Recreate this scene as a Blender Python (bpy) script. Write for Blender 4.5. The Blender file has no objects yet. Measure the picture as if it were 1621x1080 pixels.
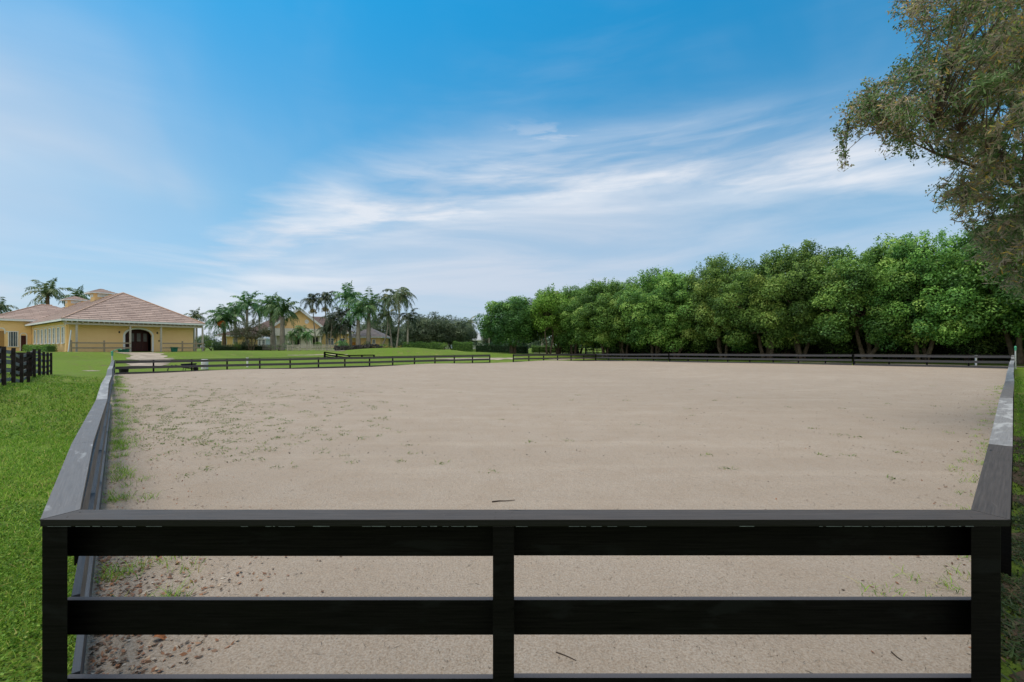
import bpy, bmesh, math, random
import numpy as np
from mathutils import Vector, Matrix
from mathutils.bvhtree import BVHTree
R = math.radians
random.seed(7)
rng = np.random.default_rng(7)
S = bpy.context.scene
COL = S.collection

# ---------------------------------------------------------------- camera
CAMZ, F, CX, HY = 2.05, 720.0, 810.5, 550.5
cam_d = bpy.data.cameras.new("camera")
cam = bpy.data.objects.new("camera", cam_d); COL.objects.link(cam)
cam.location = (0, 0, CAMZ); cam.rotation_euler = (R(90), 0, 0)
cam_d.sensor_width = 36; cam_d.lens = F / 1621 * 36
cam_d.shift_y = 10.5 / 1621
cam_d.clip_start = 0.05; cam_d.clip_end = 9000
S.camera = cam

# ---------------------------------------------------------------- world, sun
SUN_EL, SUN_AZ = R(68), R(275)          # azimuth from +Y clockwise: behind the camera, to its left
w = bpy.data.worlds.new("World"); S.world = w; w.use_nodes = True
nt = w.node_tree; nt.nodes.clear()
N = nt.nodes.new; L = nt.links.new
def wmath(op, a, b=None, c=None):
    n = N("ShaderNodeMath"); n.operation = op
    for i, v in enumerate((a, b, c)):
        if v is None: continue
        if isinstance(v, (int, float)): n.inputs[i].default_value = v
        else: L(v, n.inputs[i])
    return n.outputs[0]
sky = N("ShaderNodeTexSky"); sky.sky_type = 'NISHITA'; sky.sun_disc = False
sky.sun_elevation = SUN_EL; sky.sun_rotation = SUN_AZ
sky.air_density = 1.0; sky.dust_density = 0.6; sky.ozone_density = 2.5
tint = N("ShaderNodeMix"); tint.data_type = 'RGBA'; tint.blend_type = 'MULTIPLY'; tint.inputs[0].default_value = 1
L(sky.outputs[0], tint.inputs[6])
tc = N("ShaderNodeTexCoord")
sep = N("ShaderNodeSeparateXYZ"); L(tc.outputs['Generated'], sep.inputs[0])
el = wmath('ARCSINE', sep.outputs[2])                 # elevation, radians
az = wmath('ARCTAN2', sep.outputs[0], sep.outputs[1]) # azimuth from +Y, radians, + to the right
# deeper azure the higher up
tr = N("ShaderNodeValToRGB"); L(wmath('DIVIDE', el, 1.2), tr.inputs[0])
tr.color_ramp.elements[0].position = 0.0; tr.color_ramp.elements[0].color = (0.42, 0.58, 0.72, 1)
tr.color_ramp.elements[1].position = 0.55; tr.color_ramp.elements[1].color = (0.075, 0.86, 1.02, 1)
e_ = tr.color_ramp.elements.new(0.22); e_.color = (0.27, 0.74, 0.80, 1)
L(tr.outputs[0], tint.inputs[7])
# wispy cirrus: streaks running up from the left horizon to the right
comb = N("ShaderNodeCombineXYZ"); L(az, comb.inputs[0]); L(el, comb.inputs[1])
def streak(angle, sx, sy, scale, detail, dist, seed):
    m = N("ShaderNodeMapping"); m.inputs['Rotation'].default_value = (0, 0, R(angle)); 
    m.inputs['Scale'].default_value = (sx, sy, 1); m.inputs['Location'].default_value = (seed, seed * .7, seed * .3)
    L(comb.outputs[0], m.inputs[0])
    n = N("ShaderNodeTexNoise"); n.inputs['Scale'].default_value = scale; n.inputs['Detail'].default_value = detail
    n.inputs['Roughness'].default_value = .55; n.inputs['Distortion'].default_value = dist
    L(m.outputs[0], n.inputs[0]); return n.outputs[0]
n1 = streak(-17, .8, 5.0, 2.2, 7, .5, 7.7)
n2 = streak(-12, 2.0, 12.0, 3.0, 8, .7, 9.4)
n3 = streak(0, 1.2, 1.6, 1.6, 4, .3, 5.5)
def gauss(v, c, s):       # exp(-((v-c)/s)^2)
    d = wmath('DIVIDE', wmath('SUBTRACT', v, c), s)
    return wmath('EXPONENT', wmath('MULTIPLY', wmath('MULTIPLY', d, d), -1))
def sstep(v, a, b):
    n = N("ShaderNodeMapRange"); n.interpolation_type = 'SMOOTHSTEP'
    L(v, n.inputs[0]); n.inputs[1].default_value = a; n.inputs[2].default_value = b
    return n.outputs[0]
# main band: elevation rises from 0.13 at az -0.45 to 0.34 at az 0.4
bq = wmath('SUBTRACT', az, .28)
bc = wmath('SUBTRACT', .355, wmath('MULTIPLY', wmath('MULTIPLY', bq, bq), .28))
bw_ = wmath('ADD', .078, wmath('MULTIPLY', sstep(wmath('MULTIPLY', az, -1), -.2, .5), .035))
bd_ = wmath('DIVIDE', wmath('SUBTRACT', el, bc), bw_)
band = wmath('EXPONENT', wmath('MULTIPLY', wmath('MULTIPLY', bd_, bd_), -1))
band = wmath('MULTIPLY', wmath('MULTIPLY', band, sstep(az, -0.95, -0.45)), sstep(wmath('MULTIPLY', az, -1), -1.0, -.6))
band = wmath('MULTIPLY', band, wmath('ADD', .38, wmath('ADD', wmath('MULTIPLY', sstep(n1, .32, .62), .5), wmath('MULTIPLY', sstep(n2, .35, .7), .25))))
veil = wmath('MULTIPLY', sstep(wmath('SUBTRACT', bc, el), -.07, .05), wmath('ADD', .62, wmath('MULTIPLY', sstep(n1, .25, .7), .33)))
veil = wmath('MULTIPLY', wmath('MULTIPLY', veil, sstep(az, -0.95, -0.45)), wmath('ADD', .45, wmath('MULTIPLY', sstep(wmath('MULTIPLY', az, -1), -.75, -.15), .55)))
low = wmath('MULTIPLY', sstep(wmath('MULTIPLY', el, -1), -0.40, -0.05), wmath('ADD', .55, wmath('MULTIPLY', sstep(n1, .3, .7), .40)))
leftc = wmath('MULTIPLY', gauss(az, -1.0, 0.50), gauss(el, 0.21, 0.24))
leftc = wmath('MULTIPLY', leftc, wmath('ADD', .70, wmath('MULTIPLY', sstep(n3, .35, .6), .42)))
wisp = wmath('MULTIPLY', wmath('MULTIPLY', gauss(az, 0.10, 0.16), gauss(el, 0.432, 0.03)), sstep(n2, .38, .66))
wisp = wmath('MULTIPLY', wisp, .55)
gen = wmath('MULTIPLY', wmath('MULTIPLY', sstep(n3, .42, .75), sstep(n1, .3, .8)), .16)
rightc = wmath('MULTIPLY', wmath('MULTIPLY', sstep(az, .35, .8), gauss(el, .26, .13)), .22)
cl = wmath('MAXIMUM', wmath('MAXIMUM', band, wmath('MAXIMUM', low, veil)), wmath('MAXIMUM', leftc, wisp))
cl = wmath('MINIMUM', wmath('ADD', wmath('MAXIMUM', cl, rightc), gen), 0.95)
# unseen sky behind and overhead: warm white cloud added to balance blue ambient light
back = wmath('MAXIMUM', sstep(wmath('MULTIPLY', sep.outputs[1], -1), -0.1, 0.5), sstep(el, .85, 1.25))
cl = wmath('MAXIMUM', cl, wmath('MULTIPLY', back, .8))
ccol = N("ShaderNodeMix"); ccol.data_type = 'RGBA'
ccol.inputs[6].default_value = (3.0, 3.5, 4.25, 1)
CLOUD = ccol
ccol.inputs[7].default_value = (4.35, 4.6, 5.0, 1)
L(wmath('ADD', wmath('MULTIPLY', sstep(n1, .3, .7), wmath('ADD', .30, wmath('MULTIPLY', band, .8))), wmath('MULTIPLY', wmath('MAXIMUM', leftc, band), .28)), ccol.inputs[0])
warm = N("ShaderNodeMix"); warm.data_type = 'RGBA'; L(back, warm.inputs[0]); L(ccol.outputs[2], warm.inputs[6]); warm.inputs[7].default_value = (5.8, 5.4, 5.0, 1)
mx = N("ShaderNodeMix"); mx.data_type = 'RGBA'
L(cl, mx.inputs[0]); L(tint.outputs[2], mx.inputs[6]); L(warm.outputs[2], mx.inputs[7])
bg = N("ShaderNodeBackground"); bg.inputs[1].default_value = 0.10
out = N("ShaderNodeOutputWorld"); L(mx.outputs[2], bg.inputs[0]); L(bg.outputs[0], out.inputs[0])

sd = bpy.data.lights.new("sun", 'SUN'); sun = bpy.data.objects.new("sun", sd); COL.objects.link(sun)
sd.energy = 1.6; sd.angle = R(32); sd.color = (1.0, .92, .80)
sdir = Vector((math.sin(SUN_AZ) * math.cos(SUN_EL), math.cos(SUN_AZ) * math.cos(SUN_EL), math.sin(SUN_EL)))
sun.rotation_euler = sdir.to_track_quat('Z', 'Y').to_euler(); sun.location = sdir * 60

S.render.engine = 'CYCLES'
S.view_settings.view_transform = 'Standard'; S.view_settings.look = 'None'
S.view_settings.exposure = 0.85; S.view_settings.gamma = 1

# ---------------------------------------------------------------- helpers
def P(px, py, d):      # a point seen at photo pixel (px,py), at depth d metres
    return Vector(((px - CX) / F * d, d, CAMZ - (py - HY) / F * d))
def XY(px, d): return ((px - CX) / F * d, d)

def tag(o, label=None, cat=None, group=None, kind=None):
    if label: o['label'] = label
    if cat: o['category'] = cat
    if group: o['group'] = group
    if kind: o['kind'] = kind
    return o
def thing(name, label, cat, loc=(0, 0, 0), rz=0, group=None):
    o = bpy.data.objects.new(name, None); COL.objects.link(o)
    o.empty_display_size = .3; o.location = loc; o.rotation_euler = (0, 0, rz)
    return tag(o, label, cat, group)
def copy_tree(o, parent=None):
    c = o.copy(); COL.objects.link(c)
    if parent: c.parent = parent
    for ch in [x for x in bpy.data.objects if x.parent == o]: copy_tree(ch, c)
    return c
class MB:
    def __init__(s, origin=(0, 0, 0)):
        s.v = []; s.f = []; s.uv = []; s.o = Vector(origin)
    def face(s, pts, uv=None):
        b = len(s.v); s.v += [tuple(Vector(p) - s.o) for p in pts]
        s.f.append(tuple(range(b, b + len(pts))))
        if uv is None:
            a = Vector(pts[0]); e = Vector(pts[1]) - a
            if e.length < 1e-6: e = Vector((1, 0, 0))
            e.normalize(); nrm = e.cross(Vector(pts[-1]) - a)
            t = nrm.cross(e); t = t.normalized() if t.length > 1e-9 else Vector((0, 0, 1))
            uv = [((Vector(p) - a).dot(e), (Vector(p) - a).dot(t)) for p in pts]
        s.uv.append(uv)
    def prism(s, top, h, au=None):
        """closed prism: top polygon (counter-clockwise from above), extruded down by h"""
        top = [Vector(p) for p in top]; bot = [p - Vector((0, 0, h)) for p in top]
        e = (top[1] - top[0]).normalized() if au is None else Vector(au).normalized()
        nn = Vector((-e.y, e.x, 0)); r0 = random.random() * 20
        q = lambda p: ((p - top[0]).dot(e) + r0, (p - top[0]).dot(nn) + p.z)
        s.face(top, [q(p) for p in top]); s.face(bot[::-1], [q(p) for p in bot[::-1]])
        n = len(top)
        for i in range(n):
            j = (i + 1) % n; f = [top[i], bot[i], bot[j], top[j]]
            s.face(f, [((p - top[0]).dot(e) + r0, p.z) for p in f])
    def box(s, c, d, rz=0):
        c = Vector(c); x, y, z = d[0] / 2, d[1] / 2, d[2] / 2; m = Matrix.Rotation(rz, 3, 'Z')
        top = [c + m @ Vector(p) for p in ((-x, -y, z), (x, -y, z), (x, y, z), (-x, y, z))]
        s.prism(top, d[2])
    def beam(s, a, b, w, h, up=(0, 0, 1)):
        """board from a to b (centre line), width w (sideways) and height h"""
        a = Vector(a); b = Vector(b); e = (b - a).normalized(); up = Vector(up)
        sd_ = e.cross(up)
        if sd_.length < 1e-4: sd_ = Vector((1, 0, 0))
        sd_.normalize(); u = sd_.cross(e).normalized(); Ln = (b - a).length; r0 = random.random() * 20
        c = [(-w / 2, -h / 2), (w / 2, -h / 2), (w / 2, h / 2), (-w / 2, h / 2)]
        A = [a + sd_ * x + u * y for x, y in c]; B = [b + sd_ * x + u * y for x, y in c]
        acc = 0
        for i in range(4):
            j = (i + 1) % 4; wd = (A[j] - A[i]).length
            s.face([A[i], A[j], B[j], B[i]], [(r0, acc), (r0, acc + wd), (r0 + Ln, acc + wd), (r0 + Ln, acc)]); acc += wd
        s.face(A[::-1]); s.face(B)
    def tube(s, pts, rad, n=8, cap=True):
        pts = [Vector(p) for p in pts]
        if not hasattr(rad, '__len__'): rad = [rad] * len(pts)
        rings = []; ref = Vector((.31, .2, 1)).normalized(); b0 = len(s.v)
        for i, p in enumerate(pts):
            t = (pts[min(i + 1, len(pts) - 1)] - pts[max(i - 1, 0)]).normalized()
            x = t.cross(ref if abs(t.dot(ref)) < .95 else Vector((1, 0, 0))).normalized(); y = t.cross(x)
            rings.append([p + (x * math.cos(2 * math.pi * k / n) + y * math.sin(2 * math.pi * k / n)) * rad[i] for k in range(n)])
        for r_ in rings: s.v += [tuple(q - s.o) for q in r_]
        for i in range(len(pts) - 1):
            for k in range(n):
                k2 = (k + 1) % n
                s.f.append((b0 + i * n + k, b0 + (i + 1) * n + k, b0 + (i + 1) * n + k2, b0 + i * n + k2))
                s.uv.append([(k / n, i * .5), (k / n, i * .5 + .5), ((k + 1) / n, i * .5 + .5), ((k + 1) / n, i * .5)])
        if cap:
            e0 = len(s.v)
            s.f.append(tuple(b0 + k for k in range(n))); s.uv.append([(0, 0)] * n)
            s.f.append(tuple(b0 + (len(pts) - 1) * n + n - 1 - k for k in range(n))); s.uv.append([(0, 0)] * n)
    def lathe(s, c, prof, n=16):
        c = Vector(c); rings = [[c + Vector((r_ * math.cos(2 * math.pi * k / n), r_ * math.sin(2 * math.pi * k / n), z)) for k in range(n)] for r_, z in prof]
        for i in range(len(prof) - 1):
            for k in range(n):
                k2 = (k + 1) % n; s.face([rings[i][k], rings[i][k2], rings[i + 1][k2], rings[i + 1][k]])
        s.face(rings[0][::-1]); s.face(rings[-1])
    def build(s, name, mat, parent=None, smooth=False, bevel=0):
        me = bpy.data.meshes.new(name); me.from_pydata(s.v, [], s.f)
        uvl = me.uv_layers.new(name="UVMap")
        flat = [c for f in s.uv for p in f for c in p]
        uvl.data.foreach_set('uv', flat)
        me.materials.append(mat); me.update()
        if smooth: me.polygons.foreach_set('use_smooth', [True] * len(me.polygons))
        o = bpy.data.objects.new(name, me); COL.objects.link(o)
        if parent is not None: o.parent = parent
        else: o.location = s.o
        if bevel:
            bm = bmesh.new(); bm.from_mesh(me); bmesh.ops.remove_doubles(bm, verts=bm.verts, dist=1e-5)
            bmesh.ops.recalc_face_normals(bm, faces=bm.faces)
            bmesh.ops.bevel(bm, geom=[e for e in bm.edges if len(e.link_faces) == 2 and e.calc_face_angle(0) > .5], offset=bevel, segments=2, affect='EDGES', profile=.6)
            bm.to_mesh(me); bm.free()
        return o
def mesh_np(name, V, Fc, mat, parent=None, tintv=None, loc=None, smooth=False):
    """V (n,3), Fc (m,k) faces; tintv (m) one random value per face"""
    V = np.asarray(V, dtype=np.float32); Fc = np.asarray(Fc, dtype=np.int32); m, k = Fc.shape
    me = bpy.data.meshes.new(name); me.vertices.add(len(V)); me.vertices.foreach_set('co', V.ravel())
    me.loops.add(m * k); me.loops.foreach_set('vertex_index', Fc.ravel())
    me.polygons.add(m); me.polygons.foreach_set('loop_start', np.arange(0, m * k, k, dtype=np.int32))
    if tintv is not None:
        at = me.attributes.new('tint', 'FLOAT', 'FACE'); at.data.foreach_set('value', np.asarray(tintv, dtype=np.float32))
    me.materials.append(mat); me.update(calc_edges=True); me.validate()
    if smooth: me.polygons.foreach_set('use_smooth', [True] * m)
    o = bpy.data.objects.new(name, me); COL.objects.link(o)
    if parent is not None: o.parent = parent
    if loc is not None: o.location = loc
    return o

# ---------------------------------------------------------------- materials
def newmat(name):
    m = bpy.data.materials.new(name); m.use_nodes = True; t = m.node_tree; b = t.nodes['Principled BSDF']
    return m, t, b
def noise(t, coord, scale, detail=6, rough=.6, stretch=None, dist=0):
    n = t.nodes.new('ShaderNodeTexNoise'); n.inputs['Scale'].default_value = scale
    n.inputs['Detail'].default_value = detail; n.inputs['Roughness'].default_value = rough; n.inputs['Distortion'].default_value = dist
    if stretch:
        mp = t.nodes.new('ShaderNodeMapping'); mp.inputs['Scale'].default_value = stretch
        t.links.new(coord, mp.inputs[0]); coord = mp.outputs[0]
    t.links.new(coord, n.inputs[0]); return n.outputs[0]
def ramp(t, v, stops):
    r = t.nodes.new('ShaderNodeValToRGB'); t.links.new(v, r.inputs[0]); e = r.color_ramp.elements
    while len(e) < len(stops): e.new(.5)
    for i, (p, c) in enumerate(stops):
        e[i].position = p; e[i].color = (*c, 1) if len(c) == 3 else c
    return r.outputs[0]
def mixc(t, f, a, b, mode='MIX'):
    n = t.nodes.new('ShaderNodeMix'); n.data_type = 'RGBA'; n.blend_type = mode
    for s_, v in ((0, f), (6, a), (7, b)):
        if hasattr(v, 'node'): t.links.new(v, n.inputs[s_])
        elif isinstance(v, (int, float)): n.inputs[s_].default_value = v
        else: n.inputs[s_].default_value = (*v, 1)
    return n.outputs[2]
def bump(t, b, h, strength, dist=.02):
    n = t.nodes.new('ShaderNodeBump'); n.inputs['Strength'].default_value = strength; n.inputs['Distance'].default_value = dist
    t.links.new(h, n.inputs['Height']); t.links.new(n.outputs[0], b.inputs['Normal'])
def plain(name, c1, c2=None, scale=3, rough=.7, bmp=0, spec=.3, metal=0, coord='Object', bscale=None):
    m, t, b = newmat(name); b.inputs['Roughness'].default_value = rough; b.inputs['Metallic'].default_value = metal
    b.inputs['Specular IOR Level'].default_value = spec
    co = t.nodes.new('ShaderNodeTexCoord').outputs[coord]
    n = noise(t, co, scale)
    c2 = c2 or tuple(x * .7 for x in c1)
    t.links.new(ramp(t, n, [(.3, c2), (.68, c1)]), b.inputs['Base Color'])
    if bmp: bump(t, b, noise(t, co, bscale or scale * 6), bmp)
    return m
def wood(name, c1, c2, rough=.55, spec=.4, wear=None, wearamt=.62, grain=.35):
    """painted or weathered board, grain along U"""
    m, t, b = newmat(name); b.inputs['Specular IOR Level'].default_value = spec
    co = t.nodes.new('ShaderNodeTexCoord').outputs['UV']
    g = noise(t, co, 1.0, 5, .6, (3, 90, 1), .3); pch = noise(t, co, 1.0, 5, .6, (2.2, 7, 1), .5)
    c = mixc(t, ramp(t, g, [(.3, (0, 0, 0)), (.75, (1, 1, 1))]), c2, c1)
    if wear: c = mixc(t, ramp(t, pch, [(wearamt, (0, 0, 0)), (wearamt + .1, (1, 1, 1))]), c, wear)
    # knots and splits: small dark marks drawn out along the grain
    v = t.nodes.new('ShaderNodeTexVoronoi'); mp = t.nodes.new('ShaderNodeMapping'); mp.inputs['Scale'].default_value = (1.5, 7, 1)
    t.links.new(co, mp.inputs[0]); t.links.new(mp.outputs[0], v.inputs[0]); v.inputs['Scale'].default_value = 1
    k = ramp(t, v.outputs['Distance'], [(.03, (1, 1, 1)), (.09, (0, 0, 0))])
    c = mixc(t, k, c, tuple(x * .25 for x in c2))
    t.links.new(c, b.inputs['Base Color'])
    rr = t.nodes.new('ShaderNodeMapRange'); t.links.new(pch, rr.inputs[0]); rr.inputs[3].default_value = rough - .12; rr.inputs[4].default_value = rough + .18
    t.links.new(rr.outputs[0], b.inputs['Roughness'])
    bump(t, b, g, grain, .004)
    return m
def leafmat(name, stops, rough=.55, transl=.25, hue=.0, spec=.3):
    """foliage: colour by the leaf's own random value and a slow noise through the crown"""
    m, t, b = newmat(name); b.inputs['Roughness'].default_value = rough; b.inputs['Specular IOR Level'].default_value = spec
    a = t.nodes.new('ShaderNodeAttribute'); a.attribute_name = 'tint'
    c = ramp(t, a.outputs['Fac'], stops)
    oi = t.nodes.new('ShaderNodeObjectInfo')
    hs = t.nodes.new('ShaderNodeHueSaturation'); t.links.new(c, hs.inputs['Color'])
    mr = t.nodes.new('ShaderNodeMapRange'); t.links.new(oi.outputs['Random'], mr.inputs[0]); mr.inputs[3].default_value = .5 - hue; mr.inputs[4].default_value = .5 + hue
    t.links.new(mr.outputs[0], hs.inputs['Hue'])
    mr2 = t.nodes.new('ShaderNodeMapRange'); t.links.new(oi.outputs['Random'], mr2.inputs[0]); mr2.inputs[3].default_value = .8; mr2.inputs[4].default_value = 1.2
    t.links.new(mr2.outputs[0], hs.inputs['Value'])
    t.links.new(hs.outputs[0], b.inputs['Base Color'])
    tr_ = t.nodes.new('ShaderNodeBsdfTranslucent'); t.links.new(hs.outputs[0], tr_.inputs[0])
    ms = t.nodes.new('ShaderNodeMixShader'); ms.inputs[0].default_value = transl
    o = t.nodes['Material Output']; t.links.new(b.outputs[0], ms.inputs[1]); t.links.new(tr_.outputs[0], ms.inputs[2]); t.links.new(ms.outputs[0], o.inputs[0])
    return m

M = {}
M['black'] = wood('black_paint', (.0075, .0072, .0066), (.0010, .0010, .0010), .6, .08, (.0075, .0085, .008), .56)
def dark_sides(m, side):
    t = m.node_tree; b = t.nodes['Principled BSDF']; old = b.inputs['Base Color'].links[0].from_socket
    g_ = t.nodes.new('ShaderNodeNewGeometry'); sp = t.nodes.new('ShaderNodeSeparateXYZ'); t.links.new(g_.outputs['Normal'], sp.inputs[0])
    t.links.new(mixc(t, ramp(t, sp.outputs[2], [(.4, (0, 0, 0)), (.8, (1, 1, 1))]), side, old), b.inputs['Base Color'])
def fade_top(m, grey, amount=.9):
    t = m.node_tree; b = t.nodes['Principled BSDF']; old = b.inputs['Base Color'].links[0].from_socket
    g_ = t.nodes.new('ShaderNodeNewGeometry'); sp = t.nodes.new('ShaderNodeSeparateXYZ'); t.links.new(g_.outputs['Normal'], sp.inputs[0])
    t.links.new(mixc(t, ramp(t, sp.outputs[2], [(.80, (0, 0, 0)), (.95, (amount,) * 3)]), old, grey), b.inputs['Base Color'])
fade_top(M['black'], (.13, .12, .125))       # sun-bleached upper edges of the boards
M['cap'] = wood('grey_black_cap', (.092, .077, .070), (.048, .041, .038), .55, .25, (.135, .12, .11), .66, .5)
M['cap2'] = wood('grey_cap', (.155, .14, .134), (.105, .094, .091), .5, .4, (.28, .28, .285), .58, .5)
M['cap3'] = wood('pale_worn_cap', (.27, .26, .258), (.18, .172, .17), .55, .35, (.37, .365, .36), .5, .4)
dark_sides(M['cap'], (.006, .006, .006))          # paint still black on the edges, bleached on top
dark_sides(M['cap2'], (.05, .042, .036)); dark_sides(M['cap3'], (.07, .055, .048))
M['boardin'] = wood('grey_black_board', (.075, .075, .082), (.04, .04, .045), .5, .4, (.30, .26, .20), .72)
M['greywood'] = wood('weathered_grey_wood', (.60, .56, .50), (.40, .36, .31), .8, .2, (.16, .14, .11), .62)
M['brownwood'] = wood('weathered_brown_wood', (.42, .34, .24), (.27, .21, .15), .8, .2, (.13, .10, .06), .6)
M['darkwood'] = wood('dark_brown_wood', (.022, .014, .012), (.010, .006, .006), .5, .3)
M['rail4'] = wood('grey_brown_rail', (.26, .24, .23), (.15, .14, .135), .7, .3)
M['chip'] = plain('bare_primer', (.14, .18, .165), (.06, .08, .07), 20)
M['stucco'] = plain('yellow_stucco', (.93, .655, .335), (.87, .59, .285), .9, .9, .15, .1, bscale=40)
M['stucco2'] = plain('gold_stucco', (.90, .64, .32), (.80, .55, .26), .6, .9, .1, .1, bscale=40)
M['white'] = plain('white_paint', (.82, .83, .84), (.72, .74, .76), 2, .6)
M['offwhite'] = plain('cream_plaster', (.80, .77, .70), (.70, .66, .58), 1.2, .7)
M['glass'] = plain('window_glass', (.07, .11, .15), (.035, .055, .08), 1, .12, 0, .8)
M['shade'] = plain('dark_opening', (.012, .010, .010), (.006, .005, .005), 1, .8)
M['oxblood'] = plain('dark_red_door', (.055, .010, .009), (.03, .006, .006), 2, .5)
M['orange'] = plain('orange_wall', (.72, .30, .06), (.62, .24, .05), 1, .8)
M['greenplastic'] = plain('green_plastic', (.02, .16, .11), (.012, .10, .07), 4, .45)
M['greenmetal'] = plain('green_paint', (.10, .42, .26), (.06, .3, .18), 8, .5)
M['whitepipe'] = plain('white_pipe', (.62, .65, .66), (.4, .43, .44), 9, .5)
M['blackrubber'] = plain('black_rubber', (.018, .018, .02), (.008, .008, .009), 6, .5)
M['navy'] = plain('dark_blue_plastic', (.02, .03, .07), (.01, .015, .035), 6, .4)
M['stone'] = plain('pale_stone', (.5, .48, .44), (.34, .33, .3), 2.5, .85, .3)
M['rock'] = plain('dark_rubble', (.10, .09, .085), (.035, .035, .035), 3.5, .9, .6)
M['roadp'] = plain('pale_crushed_shell', (.44, .37, .30), (.24, .20, .16), 1.3, .95, .4, .1)
def tilemat(name, c1, c2, mortar, bw=.42, rh=.36):
    m, t, b = newmat(name); b.inputs['Roughness'].default_value = .85; b.inputs['Specular IOR Level'].default_value = .15
    co = t.nodes.new('ShaderNodeTexCoord'); br = t.nodes.new('ShaderNodeTexBrick')
    t.links.new(co.outputs['UV'], br.inputs['Vector']); br.inputs['Scale'].default_value = 1
    br.inputs['Color1'].default_value = (*c1, 1); br.inputs['Color2'].default_value = (*c2, 1); br.inputs['Mortar'].default_value = (*mortar, 1)
    br.inputs['Brick Width'].default_value = bw; br.inputs['Row Height'].default_value = rh; br.inputs['Mortar Size'].default_value = .022
    br.inputs['Bias'].default_value = -.1
    n = noise(t, co.outputs['UV'], .55, 5, .6); n2 = noise(t, co.outputs['UV'], 1, 3, .5, (.7, 3.2, 1))
    c = mixc(t, ramp(t, n, [(.3, (0, 0, 0)), (.7, (.55, .55, .55))]), br.outputs['Color'], tuple((a + d) / 2 * .72 for a, d in zip(c1, c2)))
    c = mixc(t, ramp(t, n2, [(.45, (0, 0, 0)), (.75, (.45, .45, .45))]), c, tuple(min(1, a * 1.45) for a in c1))
    t.links.new(c, b.inputs['Base Color']); return m
M['tile'] = tilemat('pinkish_roof_tile', (.45, .34, .295), (.32, .235, .205), (.15, .11, .10), .9, .5)
M['tile2'] = tilemat('grey_brown_roof_tile', (.21, .15, .135), (.12, .095, .09), (.06, .045, .045))
M['tile3'] = tilemat('grey_roof_tile', (.27, .24, .24), (.18, .165, .17), (.1, .09, .09))
M['bark'] = plain('grey_bark', (.17, .135, .10), (.07, .055, .04), 3, .9, .6, .1, bscale=9)
M['barkdark'] = plain('brown_bark', (.085, .062, .045), (.03, .022, .016), 3, .9, .6, .1, bscale=9)
M['palmbark'] = plain('pale_palm_bark', (.40, .36, .31), (.24, .21, .18), 1.5, .9, .3, .1)
M['palmbrown'] = plain('brown_palm_bark', (.22, .15, .10), (.10, .07, .045), 3, .9, .5, .1)
M['shaft'] = plain('green_crownshaft', (.12, .22, .06), (.07, .15, .04), 2, .5)
M['fruit'] = plain('palm_fruit', (.75, .24, .05), (.5, .12, .03), 6, .7)
M['seed'] = plain('palm_seed_cluster', (.62, .52, .28), (.38, .28, .12), 6, .8)
M['twig'] = plain('grey_twig', (.40, .33, .27), (.22, .175, .14), 9, .9)
M['leaf_row'] = leafmat('ficus_leaf', [(0, (.036, .095, .026)), (.38, (.11, .245, .052)), (.68, (.24, .43, .085)), (1, (.46, .62, .15))], hue=.014, transl=.33)
M['leaf_dark'] = leafmat('dark_leaf', [(0, (.012, .034, .012)), (.6, (.026, .07, .020)), (1, (.06, .13, .03))], hue=.01)
M['leaf_under'] = leafmat('undergrowth_leaf', [(0, (.022, .055, .018)), (.5, (.07, .14, .035)), (1, (.20, .31, .07))], hue=.012)
M['leaf_round'] = leafmat('dense_leaf', [(0, (.030, .095, .030)), (.5, (.08, .205, .048)), (1, (.24, .43, .08))])
M['leaf_lime'] = leafmat('lime_leaf', [(0, (.09, .19, .025)), (.5, (.17, .34, .045)), (1, (.32, .50, .08))])
M['leaf_olive'] = leafmat('olive_leaf', [(0, (.05, .07, .035)), (.5, (.10, .125, .06)), (1, (.19, .20, .10))], hue=.008)
M['leaf_oak'] = leafmat('oak_leaf', [(0, (.055, .085, .050)), (.5, (.105, .150, .085)), (1, (.19, .24, .13))], hue=.008)
M['leaf_hedge'] = leafmat('hedge_leaf', [(0, (.045, .10, .020)), (.5, (.115, .225, .038)), (1, (.24, .37, .07))], hue=.01)
M['leaf_yel'] = leafmat('yellow_shrub_leaf', [(0, (.12, .15, .03)), (.5, (.30, .28, .06)), (1, (.5, .32, .08))])
M['leaf_palm'] = leafmat('palm_leaf', [(0, (.035, .10, .035)), (.5, (.085, .20, .062)), (1, (.22, .34, .11))], hue=.015, rough=.45)
M['leaf_palmdark'] = leafmat('dark_palm_leaf', [(0, (.020, .038, .020)), (.6, (.05, .085, .038)), (1, (.15, .18, .10))], rough=.45)
M['leaf_coco'] = leafmat('windblown_palm_leaf', [(0, (.045, .080, .032)), (.5, (.10, .165, .062)), (1, (.28, .26, .13))], rough=.5)
M['leaf_fg'] = leafmat('hanging_tree_leaf', [(0, (.06, .11, .035)), (.32, (.13, .22, .065)), (.52, (.23, .31, .12)), (.64, (.28, .23, .16)), (.86, (.42, .34, .25)), (.94, (.38, .47, .09)), (1, (.62, .40, .09))], transl=.42, rough=.5)
M['blade'] = leafmat('grass_blade', [(0, (.050, .12, .012)), (.45, (.165, .34, .032)), (.8, (.34, .50, .065)), (1, (.52, .44, .16))], transl=.35, spec=.2)
M['blade_dim'] = leafmat('ground_ivy_leaf', [(0, (.022, .045, .012)), (.5, (.055, .10, .025)), (.8, (.10, .09, .05)), (1, (.20, .12, .07))], transl=.2)
M['weed'] = leafmat('arena_weed', [(0, (.07, .12, .03)), (.5, (.15, .20, .06)), (1, (.30, .28, .12))], transl=.3)
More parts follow.
